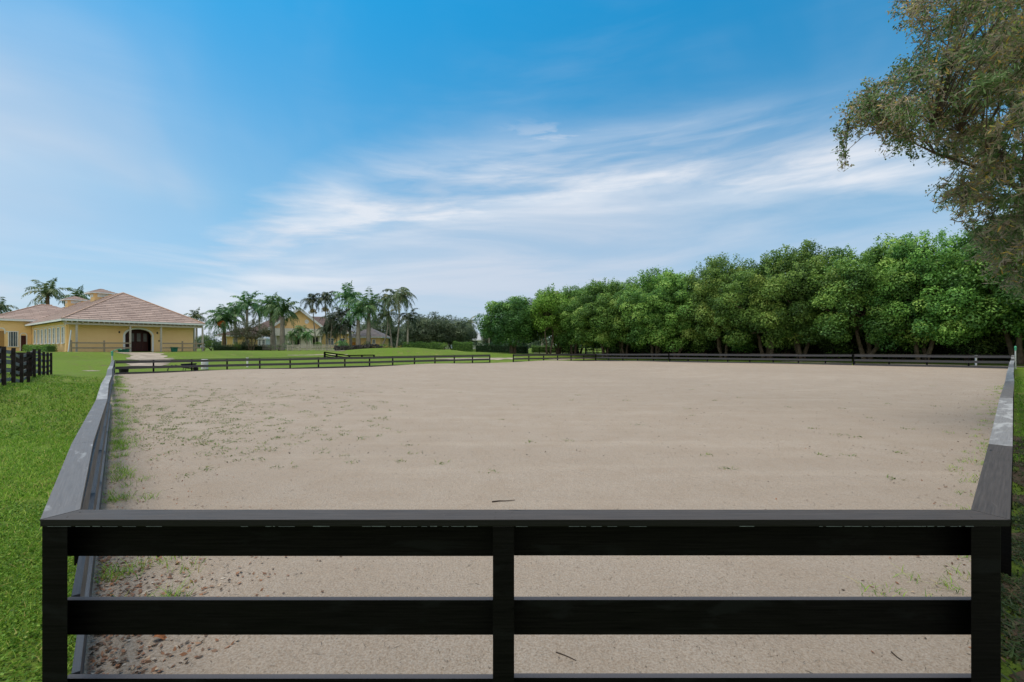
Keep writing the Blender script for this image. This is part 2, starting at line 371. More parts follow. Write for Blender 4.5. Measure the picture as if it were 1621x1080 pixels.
M['litter'] = leafmat('dry_leaf', [(0, (.10, .065, .04)), (.4, (.24, .12, .065)), (.7, (.34, .15, .07)), (.9, (.5, .38, .26)), (1, (.5, .42, .34))], transl=.1)
M['debris'] = leafmat('dark_crumb', [(0, (.06, .045, .03)), (.6, (.16, .12, .08)), (1, (.28, .22, .15))], transl=0)

# ground: lawn with bare and dry patches
def grassmat():
    m, t, b = newmat('lawn'); b.inputs['Roughness'].default_value = .9; b.inputs['Specular IOR Level'].default_value = .1
    co = t.nodes.new('ShaderNodeTexCoord').outputs['Object']
    a = noise(t, co, .12, 6, .6); f = noise(t, co, 2.2, 8, .7); g = noise(t, co, 24, 8, .75)
    c = mixc(t, ramp(t, a, [(.35, (0, 0, 0)), (.65, (1, 1, 1))]), (.125, .205, .022), (.20, .27, .036))
    c = mixc(t, ramp(t, f, [(.35, (0, 0, 0)), (.7, (.65, .65, .65))]), c, (.23, .29, .06))
    c = mixc(t, ramp(t, g, [(.3, (.75, .75, .75)), (.6, (0, 0, 0))]), c, (.050, .105, .014))
    gg = noise(t, co, 90, 4, .7); c = mixc(t, ramp(t, gg, [(.35, (.8, .8, .8)), (.55, (0, 0, 0))]), c, (.035, .06, .012))
    h = noise(t, co, .55, 5, .6, None, .4)
    c = mixc(t, ramp(t, h, [(.60, (0, 0, 0)), (.72, (.75, .75, .75))]), c, (.30, .26, .10))
    mow = noise(t, co, .3, 4, .6, (1, .25, 1), .5)
    c = mixc(t, ramp(t, mow, [(.35, (.55, .55, .55)), (.6, (0, 0, 0))]), c, (.12, .20, .022))
    soil = noise(t, co, 1.7, 6, .7, None, .3)
    c = mixc(t, ramp(t, soil, [(.56, (0, 0, 0)), (.66, (.85, .85, .85))]), c, (.15, .11, .065))
    t.links.new(c, b.inputs['Base Color']); bump(t, b, g, .9, .03); return m
M['lawn'] = grassmat()
def sandmat():
    m, t, b = newmat('arena_sand'); b.inputs['Roughness'].default_value = .95; b.inputs['Specular IOR Level'].default_value = .08
    co = t.nodes.new('ShaderNodeTexCoord').outputs['Object']
    big = noise(t, co, .10, 5, .6, None, .6); mid = noise(t, co, 1.3, 7, .65); fine = noise(t, co, 60, 6, .75); grit = noise(t, co, 240, 3, .6)
    tracks = noise(t, co, 1.0, 4, .6, (.12, 1.6, 1), .8)
    c = mixc(t, ramp(t, big, [(.35, (0, 0, 0)), (.65, (1, 1, 1))]), (.395, .332, .277), (.45, .38, .318))
    c = mixc(t, ramp(t, mid, [(.32, (.55, .55, .55)), (.6, (0, 0, 0))]), c, (.35, .275, .212))
    c = mixc(t, ramp(t, fine, [(.36, (.85, .85, .85)), (.58, (0, 0, 0))]), c, (.23, .17, .12))
    c = mixc(t, ramp(t, grit, [(.60, (0, 0, 0)), (.78, (.55, .55, .55))]), c, (.66, .55, .44))
    c = mixc(t, ramp(t, tracks, [(.50, (0, 0, 0)), (.75, (.22, .22, .22))]), c, (.52, .43, .345))
    wv = t.nodes.new('ShaderNodeTexWave'); wv.wave_type = 'RINGS'; wv.rings_direction = 'Z'; mpw = t.nodes.new('ShaderNodeMapping'); mpw.inputs['Location'].default_value = (-6, -38, 0); mpw.inputs['Scale'].default_value = (1, .8, 1)
    t.links.new(co, mpw.inputs[0]); t.links.new(mpw.outputs[0], wv.inputs[0]); wv.inputs['Scale'].default_value = .16; wv.inputs['Distortion'].default_value = 5; wv.inputs['Detail'].default_value = 4; wv.inputs['Detail Scale'].default_value = .6
    c = mixc(t, ramp(t, wv.outputs['Fac'], [(.35, (.22, .22, .22)), (.7, (0, 0, 0))]), c, (.33, .265, .21))
    # dark crumbs of manure and bark in the sand
    v = t.nodes.new('ShaderNodeTexVoronoi'); t.links.new(co, v.inputs[0]); v.inputs['Scale'].default_value = 9
    wn = noise(t, co, .35, 4, .6)
    k = mixc(t, 1.0, ramp(t, v.outputs['Distance'], [(.05, (1, 1, 1)), (.13, (0, 0, 0))]), ramp(t, wn, [(.45, (0, 0, 0)), (.7, (1, 1, 1))]), 'MULTIPLY')
    c = mixc(t, k, c, (.17, .125, .085))
    # trodden brown soil showing through near the rails (a real change of ground, placed in metres)
    t.links.new(c, b.inputs['Base Color'])
    hm = t.nodes.new('ShaderNodeMath'); hm.operation = 'ADD'; t.links.new(fine, hm.inputs[0])
    h2 = t.nodes.new('ShaderNodeMath'); h2.operation = 'MULTIPLY'; h2.inputs[1].default_value = 2.2; t.links.new(noise(t, co, 11, 5, .65), h2.inputs[0])
    t.links.new(h2.outputs[0], hm.inputs[1]); bump(t, b, hm.outputs[0], .75, .018); return m
M['sand'] = sandmat()

# ---------------------------------------------------------------- terrain
# fence outline (outer top edge): plan position and height of the cap top
NL, NR = Vector((-2.49, 2.40)), Vector((2.63, 2.40))
LC, GA, GB, CC, M1, M2, RC = Vector((-29.9, 34.0)), Vector((-2.7, 54.6)), Vector((.13, 56.75)), Vector((12.1, 65.8)), Vector((20.0, 57.5)), Vector((33.0, 43.8)), Vector((40.1, 36.3))
ctrl = []
def cz(x, y, z): ctrl.append((x, y, z))
def cp(px, py, d): p = P(px, py, d); ctrl.append((p.x, p.y, p.z))
for x, y, z in ((0, 0, 0), (-2.5, 2.4, 0), (2.6, 2.4, 0), (0, -8, 0), (-12, -6, 0), (12, -6, 0), (-5, 3, 0), (5.5, 3, 0), (0, 8, 0), (0, 20, 0), (-10, 11.5, 0), (-20, 23, 0), (-10, 30, 0),
                (10, 30, .05), (12, 11, .02), (25, 23, .18), (-30, 34, 0), (-2.7, 54.6, .2), (12, 65.8, .12), (20, 57.5, .23), (33, 43.8, .33), (40, 36.3, .35), (-17, 44, .08), (5, 45, .1), (20, 45, .2)): cz(x, y, z)
for a in ((9, 609, 17.4), (81, 592, 30.9), (112, 557, 49), (323, 556, 60), (50, 556, 62), (-150, 556, 60), (215, 557, 56), (200, 570, 45),
          (640, 549.6, 72), (610, 551, 72), (520, 555, 80), (400, 555, 85), (340, 555.5, 72), (700, 553.5, 78), (760, 558.5, 80), (830, 560, 80), (440, 568, 60), (553, 569, 62), (620, 568, 62), (760, 566, 66),
          (880, 560, 90), (1000, 561, 80), (1150, 562, 70), (1300, 563, 62), (1450, 564, 55), (1600, 566, 50), (1750, 566, 48), (-200, 590, 20),
          (300, 550, 130), (500, 549, 120), (700, 551.5, 130), (900, 552, 140), (1200, 555, 130), (1500, 555, 120), (100, 550, 130), (1900, 560, 90)): cp(*a)
for x, y in ((400, 400), (-400, 400), (0, 500), (600, 0), (-600, 0), (0, -500), (1500, 1500), (-1500, 1500), (0, 2500), (0, -2000)): cz(x, y, 1.4)
CT = np.array(ctrl)
def HH(x, y):
    x = np.atleast_1d(np.asarray(x, float)); y = np.atleast_1d(np.asarray(y, float))
    d2 = (x[:, None] - CT[None, :, 0]) ** 2 + (y[:, None] - CT[None, :, 1]) ** 2
    w_ = 1 / (d2 + 6.0) ** 1.7
    return (w_ * CT[None, :, 2]).sum(1) / w_.sum(1)
def H(x, y): return float(HH([x], [y])[0])
def G(px, py):           # ground point seen at a photo pixel
    d = np.geomspace(2.2, 300, 900); x = (px - CX) / F * d; z = CAMZ - (py - HY) / F * d
    i = np.argmax(z < HH(x, d)); return Vector((x[i], d[i], HH(x[i:i+1], d[i:i+1])[0]))
poly = [NL, NR, RC, M2, M1, CC, GA, LC]       # counter-clockwise seen from above
def inside(x, y, pg=poly, m=0.0):
    x = np.asarray(x, float); y = np.asarray(y, float); ok = np.ones(x.shape, bool)
    for i in range(len(pg)):
        a, b = pg[i], pg[(i + 1) % len(pg)]; e = (b - a).normalized()
        ok &= (e.x * (y - a.y) - e.y * (x - a.x)) > m
    return ok
rr_ = np.concatenate([np.linspace(0.3, 20, 60), np.geomspace(20.5, 120, 90), np.geomspace(125, 7000, 45)]); na = 360
ang = np.linspace(0, 2 * np.pi, na, endpoint=False)
X = (rr_[:, None] * np.sin(ang)[None]).ravel(); Y = (rr_[:, None] * np.cos(ang)[None]).ravel()
Z = HH(X, Y); Z[inside(X, Y, m=.6)] -= .25
V = np.column_stack([X, Y, Z]); fc = []
idx = np.arange(len(rr_) * na).reshape(len(rr_), na)
a_ = idx[:-1]; b_ = idx[1:]
Fc = np.stack([a_, np.roll(a_, -1, 1), np.roll(b_, -1, 1), b_], -1).reshape(-1, 4)
Fc = Fc[:, ::-1]
V = np.vstack([V, [0, 0, 0]]); 
gobj = mesh_np('ground', V, Fc, M['lawn'], smooth=True); tag(gobj, kind='structure')

def inset(a, b, c, w_):     # offset (to the left of travel) of corner b between a->b and b->c
    e1 = (b - a).normalized(); e2 = (c - b).normalized(); n1_ = Vector((-e1.y, e1.x)); n2_ = Vector((-e2.y, e2.x))
    k = w_ / (1 + n1_.dot(n2_)); return b + (n1_ + n2_) * k
def sheet(name, mat, pg, lift, step=.6, jag=0):
    """flat sheet following the terrain inside a convex polygon"""
    xs = [p.x for p in pg]; ys = [p.y for p in pg]; bm = bmesh.new()
    nx = max(2, int((max(xs) - min(xs)) / step)); ny = max(2, int((max(ys) - min(ys)) / step))
    gx = np.linspace(min(xs) - .1, max(xs) + .1, nx + 1); gy = np.linspace(min(ys) - .1, max(ys) + .1, ny + 1)
    vs = [[bm.verts.new((x, y, 0)) for x in gx] for y in gy]
    for j in range(ny):
        for i in range(nx): bm.faces.new((vs[j][i], vs[j][i + 1], vs[j + 1][i + 1], vs[j + 1][i]))
    for i in range(len(pg)):
        a, b = pg[i], pg[(i + 1) % len(pg)]; e = (b - a).normalized()
        bmesh.ops.bisect_plane(bm, geom=bm.verts[:] + bm.edges[:] + bm.faces[:], plane_co=(a.x, a.y, 0), plane_no=(e.y, -e.x, 0), clear_outer=True)
    bmesh.ops.triangulate(bm, faces=[f for f in bm.faces if len(f.verts) > 4])
    co = np.array([v.co[:] for v in bm.verts]); z = HH(co[:, 0], co[:, 1]) + lift
    for v, zz in zip(bm.verts, z): v.co.z = zz
    me = bpy.data.meshes.new(name); bm.to_mesh(me); bm.free(); me.materials.append(mat)
    me.polygons.foreach_set('use_smooth', [True] * len(me.polygons))
    o = bpy.data.objects.new(name, me); COL.objects.link(o); tag(o, kind='structure'); return o
sheet('arena_sand', M['sand'], [inset(poly[i - 1], poly[i], poly[(i + 1) % 8], .12) for i in range(8)], .012, .7)
def ribbon(name, mat, pts, lift=.03):
    """strip through centre points (x, y, half width) following the terrain, with ragged edges"""
    Vv = []; n = 0; dense = []
    for i in range(len(pts) - 1):
        for k in range(12):
            t = k / 12; dense.append([pts[i][j] * (1 - t) + pts[i + 1][j] * t for j in range(3)])
    dense.append(list(pts[-1])); 
    for i, (x, y, hw) in enumerate(dense):
        q = dense[min(i + 1, len(dense) - 1)]; p = dense[max(i - 1, 0)]; e = Vector((q[0] - p[0], q[1] - p[1])).normalized(); nn = Vector((-e.y, e.x))
        for s_ in (-1, -.5, 0, .5, 1):
            h_ = hw * s_ * (1 + random.uniform(-.3, .3) * (abs(s_) == 1))
            X_ = x + nn.x * h_; Y_ = y + nn.y * h_; Vv.append((X_, Y_, H(X_, Y_) + lift))
    Fv = [(i * 5 + k, (i + 1) * 5 + k, (i + 1) * 5 + k + 1, i * 5 + k + 1) for i in range(len(dense) - 1) for k in range(4)]
    return tag(mesh_np(name, Vv, np.array(Fv)[:, ::-1], mat, smooth=True), kind='structure')
def gp(px, py, hw): g = G(px, py); return (g.x, g.y, hw)

# ---------------------------------------------------------------- arena fence
CAPW, CAPT = .15, .038
capz = {}
OUT = [(NL, 1.143), (NR, 1.143), (RC, 1.455), (M2, 1.425), (M1, 1.315), (CC, 1.20), (GB, 1.235), (GA, 1.23), (LC, 1.106)]
pts = [p for p, z in OUT]; zs = [z for p, z in OUT]; n_ = len(pts)
INN = [inset(pts[i - 1], pts[i], pts[(i + 1) % n_], CAPW) for i in range(n_)]
def seg_fence(label, i, j, count, sub=False, capmats=('cap',), jit=.012, postcut=(0, 0), front='boardin', two=2):
    """fence from outline corner i to corner j; boards on the arena side, posts outside"""
    a, b, za, zb = pts[i], pts[j], zs[i], zs[j]; ai, bi = INN[i], INN[j]
    e = (b - a).normalized(); nn = Vector((-e.y, e.x)); Ln = (b - a).length
    o3 = Vector((a.x, a.y, za - 1.14)); root = thing('arena_fence', label, 'fence', o3, 0, 'black board fences around the sand arena')
    rz = math.atan2(e.y, e.x); dz = [0] + [random.uniform(-1, 1) * jit for _ in range(count - 1)] + [0]
    dl = [0] + [random.uniform(-1, 1) * jit for _ in range(count - 1)] + [0]
    at = lambda t, off: Vector((a.x + e.x * t + nn.x * off, a.y + e.y * t + nn.y * off))
    zt = lambda t: za + (zb - za) * t / Ln
    ts = [0, 2.445, Ln] if sub else [Ln * k / count for k in range(count + 1)]
    # cap boards: each spans two panels
    k = 0; first = True
    while k < count:
        k2 = min(count, k + (1 if (i == 1 and k == 0) else two)); m = MB(o3)
        tl, tr_ = ts[k] + (.0015 if k else 0), ts[k2] - (.0015 if k2 < count else 0)
        p0 = a if k == 0 else at(tl, dl[k]); p1 = b if k2 == count else at(tr_, dl[k2])
        q0 = ai if k == 0 else at(tl, CAPW + dl[k]); q1 = bi if k2 == count else at(tr_, CAPW + dl[k2])
        z0, z1 = zt(ts[k]) + dz[k], zt(ts[k2]) + dz[k2] + (random.uniform(0, .006) if k2 < count else 0)
        if k == 0: p0 = p0 + e * .0015; q0 = q0 + e * .0015
        if k2 == count: p1 = p1 - e * .0015; q1 = q1 - e * .0015
        m.prism([(p0.x, p0.y, z0), (p1.x, p1.y, z1), (q1.x, q1.y, z1), (q0.x, q0.y, z0)], CAPT, (e.x, e.y, 0))
        cm = capmats[((k + 1) // two) % len(capmats)]
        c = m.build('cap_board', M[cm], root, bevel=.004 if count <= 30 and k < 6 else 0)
        if cm == 'cap3': c['label'] = 'pale worn cap board'
        k = k2
    # posts
    for q, t in enumerate(ts):
        if (i == 1 and q == 0) or (i == 8 and q == count): continue
        if q == 0: t += postcut[0]
        if q == count: t -= postcut[1]
        m = MB(o3); w_ = .11
        if sub and q in (0, count): w_ = .145
        if sub and q == 1: w_ = .113
        c = at(t, .058); zt_ = zt(min(max(t, 0), Ln)) - CAPT - .001 + min(0, dz[q]); zb_ = H(c.x, c.y) - .15
        if sub and q == 0: m.prism([(-2.485, 2.405, zt_), (-2.35, 2.405, zt_), (-2.452, 2.505, zt_), (-2.575, 2.505, zt_)], zt_ - zb_)
        elif sub and q == count: m.prism([(2.427, 2.405, zt_), (2.585, 2.405, zt_), (2.69, 2.505, zt_), (2.528, 2.505, zt_)], zt_ - zb_)
        else: m.box((c.x, c.y, (zt_ + zb_) / 2), (w_, .108, zt_ - zb_), rz)
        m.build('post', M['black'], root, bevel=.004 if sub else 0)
    # three boards per panel
    for q in range(count):
        for r_, (top, hgt) in enumerate(((.052, .19), (.484, .193), (.918, .19))):
            m = MB(o3); g_ = .003
            t0 = ts[q] + (g_ if q else (.01 if sub else (.10 if i == 1 else .20 * (i != 6 and i != 7)))); t1 = ts[q + 1] - (g_ if q < count - 1 else (.05 if sub else (.10 if j == 0 else .20 if j in (2, 5, 8) else 0)))
            p0 = at(t0, .131); p1 = at(t1, .131); sg = random.uniform(-.004, .004)
            z0 = zt(ts[q]) - top + min(0, dz[q]) + sg; z1 = zt(ts[q + 1]) - top + min(0, dz[q + 1]) + sg
            m.beam((p0.x, p0.y, z0 - hgt / 2), (p1.x, p1.y, z1 - hgt / 2), .036, hgt)
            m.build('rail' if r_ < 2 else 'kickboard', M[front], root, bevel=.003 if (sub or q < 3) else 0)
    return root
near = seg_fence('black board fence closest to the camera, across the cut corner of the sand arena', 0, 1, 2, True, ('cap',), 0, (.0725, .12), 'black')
seg_fence('black board fence with worn pale grey top running away along the arena right edge', 1, 2, 20, False, ('cap', 'cap3', 'cap2', 'cap3', 'cap3', 'cap2', 'cap3'), .022, (.25, .2))
def long_far(label, chain, counts): 
    return [seg_fence(label[k], chain[k], chain[k + 1], counts[k], False, ('cap',), .012, (0, .0)) for k in range(len(counts))]
seg_fence('black arena fence section in front of the tallest trees, meeting the right edge fence', 2, 3, 4, False, ('cap', 'cap2'), .012, (.12, 0))
seg_fence('middle section of the black arena fence under the tree row', 3, 4, 8, False, ('cap', 'cap2'), .012, (.06, 0))
seg_fence('black arena fence section from the tree row to the farthest corner of the sand', 4, 5, 5, False, ('cap',), .012, (.06, .06))
seg_fence('far black arena fence on the right of the gateway gap, left of the farthest corner', 5, 6, 6, False, ('cap',), .012, (.08, 0))
seg_fence('long black arena fence in front of the barn and lawn, left of the gateway gap', 7, 8, 14, False, ('cap',), .018, (0, .12))
seg_fence('black board fence with grey cap running away along the arena left edge beside the lawn', 8, 0, 17, False, ('cap2', 'cap2', 'cap2', 'cap3', 'cap2', 'cap3', 'cap3'), .022, (.2, .25))
m = MB(near.location[:])
for x in (-2.38, -.09, .0, 2.46):
    for y in (2.435, 2.505): m.tube([(x, y, 1.1425), (x, y, 1.1442)], .0045, 8)
m.build('nail_heads', M['rock'], near)
# flaked paint under the near cap's front edge
m = MB((NL.x, NL.y, 0.003)); m.o = Vector((NL.x, NL.y, 1.143 - 1.14))
for x0, x1 in ((-2.45, -2.0), (-1.93, -1.84), (-1.43, -1.41), (-1.3, -1.19), (-1.05, -.98), (-.79, -.2), (.02, .08), (.3, .55), (.62, .70), (1.2, 1.26), (1.62, 2.4)):
    x = x0
    while x < x1:
        l = random.uniform(.01, .09); h_ = random.uniform(.0008, .0028)
        m.box((x + l / 2, 2.399, 1.106 + h_ / 2), (l, .002, h_)); x += l + random.uniform(0, .03)
c = m.build('paint_chips', M['chip'], near); c['label'] = 'pale flaked paint along the bottom edge of the cap'

# ---------------------------------------------------------------- generic board fence
def board_fence(name, label, path, hgt, boards, mats, spacing=2.44, bw=.14, pw=.11, zoff=0, group=None, side=1, extra=.08):
    a0 = Vector(path[0]); root = thing(name, label, 'fence', (a0.x, a0.y, H(a0.x, a0.y) + zoff), 0, group); o3 = root.location.copy()
    for i in range(len(path) - 1):
        a, b = Vector(path[i]), Vector(path[i + 1]); Ln = (b - a).length; k = max(1, round(Ln / spacing)); e = (b - a).normalized(); nn = Vector((-e.y, e.x)) * side
        rz = math.atan2(e.y, e.x)
        for q in range(k + 1):
            if q == k and i < len(path) - 2: continue
            p = a + e * Ln * q / k; zg = H(p.x, p.y) + zoff; m = MB(o3); zt_ = hgt + extra + random.uniform(-.02, .02)
            m.box((p.x, p.y, zg + zt_ / 2 - .1), (pw, pw, zt_ + .2), rz); m.build('post', M[mats[0]], root)
        for q in range(k):
            p = a + e * Ln * q / k + nn * (pw / 2 + .017); r_ = a + e * Ln * (q + 1) / k + nn * (pw / 2 + .017)
            for zb in boards:
                m = MB(o3); m.beam((p.x, p.y, H(p.x, p.y) + zoff + zb + random.uniform(-.01, .01)), (r_.x, r_.y, H(r_.x, r_.y) + zoff + zb + random.uniform(-.01, .01)), .03, bw)
                m.build('rail', M[mats[1]], root)
    return root
A = Vector(XY(81, 30.9)); B = Vector(XY(9, 17.4)); e = (B - A).normalized()
board_fence('paddock_fence', 'dark brown four-board paddock fence on the lawn at the left edge', [A, B + e * 5], 1.40, (.22, .58, .94, 1.32), ('darkwood', 'rail4'), 2.25, .14, .115, side=-1, extra=.1)
nn = Vector((e.y, -e.x))
off = Vector((-1, .25)).normalized() * 2.3
board_fence('paddock_fence', 'second dark paddock fence line standing just behind the nearer one at the left edge', [A + off * .45, B + off * 1.4 + e * 4], 1.36, (.3, .62, .94, 1.26), ('darkwood', 'rail4'), 2.44, .11, .09, side=-1)
g = Vector(XY(37, 22.0)); gr = thing('paddock_gate', 'closed black plank gate standing in the left paddock fence', 'gate', (g.x - .35, g.y + .25, H(g.x, g.y) + .25), math.atan2(e.y, e.x) + .9)
m = MB(); [m.box((x, 0, .62), (.125, .03, 1.18)) for x in (-.42, -.28, -.14, 0, .14, .28, .42)]; m.build('plank', M['darkwood'], gr)
m = MB(); m.beam((-.5, -.032, .2), (.5, -.032, .2), .03, .12); m.beam((-.5, -.032, 1.05), (.5, -.032, 1.05), .03, .12); m.beam((-.45, -.066, .25), (.45, -.066, 1.0), .03, .1); m.build('brace', M['blackrubber'], gr)

# ---------------------------------------------------------------- roofs and houses
def slope(m, a, b, c, d, course=.5, step=.045):
    """tiled roof slope: eave a-b, ridge d-c; overlapping courses with real steps"""
    a, b, c, d = map(Vector, (a, b, c, d)); nrm = (b - a).cross(d - a).normalized()
    if nrm.z < 0: nrm = -nrm
    e = (b - a).normalized(); tdir = nrm.cross(e); hgt = abs(((d - a)).dot(tdir)); k = max(2, round(hgt / course))
    sgn = 1 if (d - a).dot(tdir) > 0 else -1
    def pt(s_, t): l = a.lerp(d, t); r_ = b.lerp(c, t); return l.lerp(r_, s_)
    for i in range(k):
        t0, t1 = i / k, (i + 1) / k
        q = [pt(0, t0) + nrm * step, pt(1, t0) + nrm * step, pt(1, t1) + nrm * .004, pt(0, t1) + nrm * .004]
        o_ = (i % 2) * .21; uvf = lambda p: ((p - a).dot(e) + o_, (p - a).dot(tdir) * sgn)
        if (q[1] - q[0]).cross(q[3] - q[0]).dot(nrm) < 0: q = q[::-1]
        m.face(q, [uvf(p) for p in q])
        r_ = [pt(0, t0) + nrm * .0, pt(1, t0) + nrm * .0, pt(1, t0) + nrm * step, pt(0, t0) + nrm * step]
        m.face(r_, [(0, 0)] * 4)
def hip(m, x0, x1, y0, y1, ze, zr, course=.5, gable=None):
    """hip roof over a rectangle, ridge along the longer side"""
    w_, d_ = x1 - x0, y1 - y0
    if d_ >= w_:
        h_ = w_ / 2; r0 = (x0 + h_, y0 + h_, zr); r1 = (x0 + h_, max(y1 - h_, y0 + h_), zr)
        A_, B_, C_, D_ = (x0, y0, ze), (x1, y0, ze), (x1, y1, ze), (x0, y1, ze)
        slope(m, A_, B_, r0, r0, course); slope(m, B_, C_, r1, r0, course); slope(m, C_, D_, r1, r1, course); slope(m, D_, A_, r0, r1, course)
    else:
        h_ = d_ / 2; r0 = (x0 + h_, y0 + h_, zr); r1 = (x1 - h_, y0 + h_, zr)
        A_, B_, C_, D_ = (x0, y0, ze), (x1, y0, ze), (x1, y1, ze), (x0, y1, ze)
        slope(m, A_, B_, r1, r0, course); slope(m, B_, C_, r1, r1, course); slope(m, C_, D_, r0, r1, course); slope(m, D_, A_, r0, r0, course)
    return r0, r1
def ridge_caps(m, segs, r_=.09):
    for a, b in segs: m.tube([Vector(a) + Vector((0, 0, .03)), Vector(b) + Vector((0, 0, .03))], r_, 6)
def fascia(m, x0, x1, y0, y1, ze, hgt=.22, t=.05):
    z = ze - hgt / 2 - .002
    m.box(((x0 + x1) / 2, y0, z), (x1 - x0 + t, t, hgt)); m.box(((x0 + x1) / 2, y1, z), (x1 - x0 + t, t, hgt))
    m.box((x0, (y0 + y1) / 2, z), (t, y1 - y0 - t - .004, hgt)); m.box((x1, (y0 + y1) / 2, z), (t, y1 - y0 - t - .004, hgt))
    m.box(((x0 + x1) / 2, (y0 + y1) / 2, ze - .03), (x1 - x0 - t - .01, y1 - y0 - t - .01, .03))       # soffit
def arch_wall(m, x0, x1, y, z0, z1, ax0, ax1, zs_, rise, t=.25, n=14):
    """wall in the XZ plane with an arched opening down to z0"""
    m.box(((x0 + ax0) / 2, y, (z0 + z1) / 2), (ax0 - x0, t, z1 - z0)); m.box(((ax1 + x1) / 2, y, (z0 + z1) / 2), (x1 - ax1, t, z1 - z0))
    for k in range(n):
        u0, u1 = k / n, (k + 1) / n; X0, X1 = ax0 + (ax1 - ax0) * u0, ax0 + (ax1 - ax0) * u1
        f = lambda u: zs_ + rise * math.sqrt(max(0, 1 - (2 * u - 1) ** 2))
        for yy, fl in ((y - t / 2, 0), (y + t / 2, 1)):
            q = [(X0, yy, f(u0)), (X1, yy, f(u1)), (X1, yy, z1), (X0, yy, z1)]; m.face(q if not fl else q[::-1])
        m.face([(X0, y - t / 2, f(u0)), (X0, y + t / 2, f(u0)), (X1, y + t / 2, f(u1)), (X1, y - t / 2, f(u1))])
def arch_trim(m, ax0, ax1, y, z0, zs_, rise, wd=.16, t=.06, n=16, jamb=True):
    prev = None
    if jamb:
        for X0 in (ax0 - wd / 2, ax1 + wd / 2): m.box((X0, y, (z0 + zs_) / 2), (wd, t, zs_ - z0))
    f = lambda u, o_: (ax0 - o_ + (ax1 - ax0 + 2 * o_) * (1 - math.cos(math.pi * u)) / 2, zs_ + (rise + o_) * math.sin(math.pi * u))
    for k in range(n):
        a, b = f(k / n, 0), f((k + 1) / n, 0); c, d = f((k + 1) / n, wd), f(k / n, wd)
        m.face([(a[0], y - t / 2, a[1]), (b[0], y - t / 2, b[1]), (c[0], y - t / 2, c[1]), (d[0], y - t / 2, d[1])])
        m.face([(a[0], y - t / 2, a[1]), (a[0], y + t / 2, a[1]), (b[0], y + t / 2, b[1]), (b[0], y - t / 2, b[1])])
def window(root, c, w_, h_, ax, frame='white', arched=False, shutters=False, grid=(2, 3), depth=.08):
    """ax: 'x-' wall facing -x, 'y-' wall facing -y. frame > sill, pane, muntins"""
    rz = 0 if ax == 'y-' else -math.pi / 2
    mt = Matrix.Rotation(rz, 3, 'Z'); c = Vector(c); m = MB(); T = lambda x, y, z: c + mt @ Vector((x, y, z))
    def bx(mm, x, y, z, dx, dy, dz): p = T(x, y, z); mm.box(p, (dx, dy, dz), rz)
    fw = .10
    bx(m, -w_ / 2 + fw / 2, -depth / 2, 0, fw, depth, h_); bx(m, w_ / 2 - fw / 2, -depth / 2, 0, fw, depth, h_)
    bx(m, 0, -depth / 2 + .003, h_ / 2 + fw / 2 + .001, w_ + .06, depth, fw)
    for i in range(1, grid[0]): bx(m, -w_ / 2 + w_ * i / grid[0], -.035, 0, .035, .03, h_ - .02)
    for i in range(1, grid[1]): bx(m, 0, -.031, -h_ / 2 + h_ * i / grid[1], w_ - 2 * fw - .01, .022, .035)
    fr = m.build('window', M[frame], root)
    m = MB(); bx(m, 0, -.012, 0, w_ - 2 * fw, .014, h_); m.build('pane', M['glass'], fr)
    m = MB(); bx(m, 0, -depth / 2 - .03, -h_ / 2 - .05, w_ + .16, depth + .06, .09); m.build('sill', M[frame], fr)
    if shutters:
        for s_ in (-1, 1):
            m = MB(); bx(m, s_ * (w_ / 2 + .13), -.03, 0, .2, .05, h_ + .05)
            for k in range(9): bx(m, s_ * (w_ / 2 + .13), -.058, -h_ / 2 + h_ * (k + .5) / 9, .15, .012, .05)
            m.build('shutter', M['white'], fr)
    return fr

# --- the barn (local: x along the front, y into depth)
BZ = 1.6
barn = thing('horse_barn', 'long yellow stucco horse barn with pink tiled hip roof, arched door and timber porch', 'barn', (-48.5, 49.0, BZ), math.atan2(.809, .588))
EZ, RZ_ = 3.58, 7.45; BW_, BD_ = 13.6, 41.0
wx0, wx1, wy0, wy1 = .8, BW_ - .8, 1.8, BD_ - 1.0
DX0, DX1 = 5.75, 8.35
m = MB(); arch_wall(m, wx0, wx1, wy0, -.4, EZ - .16, DX0, DX1, 1.95, .75)
m.box((wx0, (wy0 + wy1) / 2 + .13, EZ / 2 - .28), (.25, wy1 - wy0 - .02, EZ + .24)); m.box((wx1, (wy0 + wy1) / 2 + .13, EZ / 2 - .28), (.25, wy1 - wy0 - .02, EZ + .24))
m.box(((wx0 + wx1) / 2, wy1 + .26, EZ / 2 - .28), (wx1 - wx0, .25, EZ + .24))
m.build('wall', M['stucco'], barn)
m = MB(); arch_trim(m, DX0, DX1, wy0 - .145, -.2, 1.95, .75, .2); m.build('door_surround', M['white'], barn)
m = MB(); m.box(((DX0 + DX1) / 2, wy0 + 5, .0), (DX1 - DX0 + 2, 10, .05)); m.box((DX0 - .6, wy0 + 4, 1.5), (.1, 7.6, 3)); m.box((DX1 + .6, wy0 + 4, 1.5), (.1, 7.6, 3)); m.box(((DX0 + DX1) / 2, wy0 + 7.6, 1.5), (DX1 - DX0 + 1, .1, 3)); m.build('aisle', M['shade'], barn)
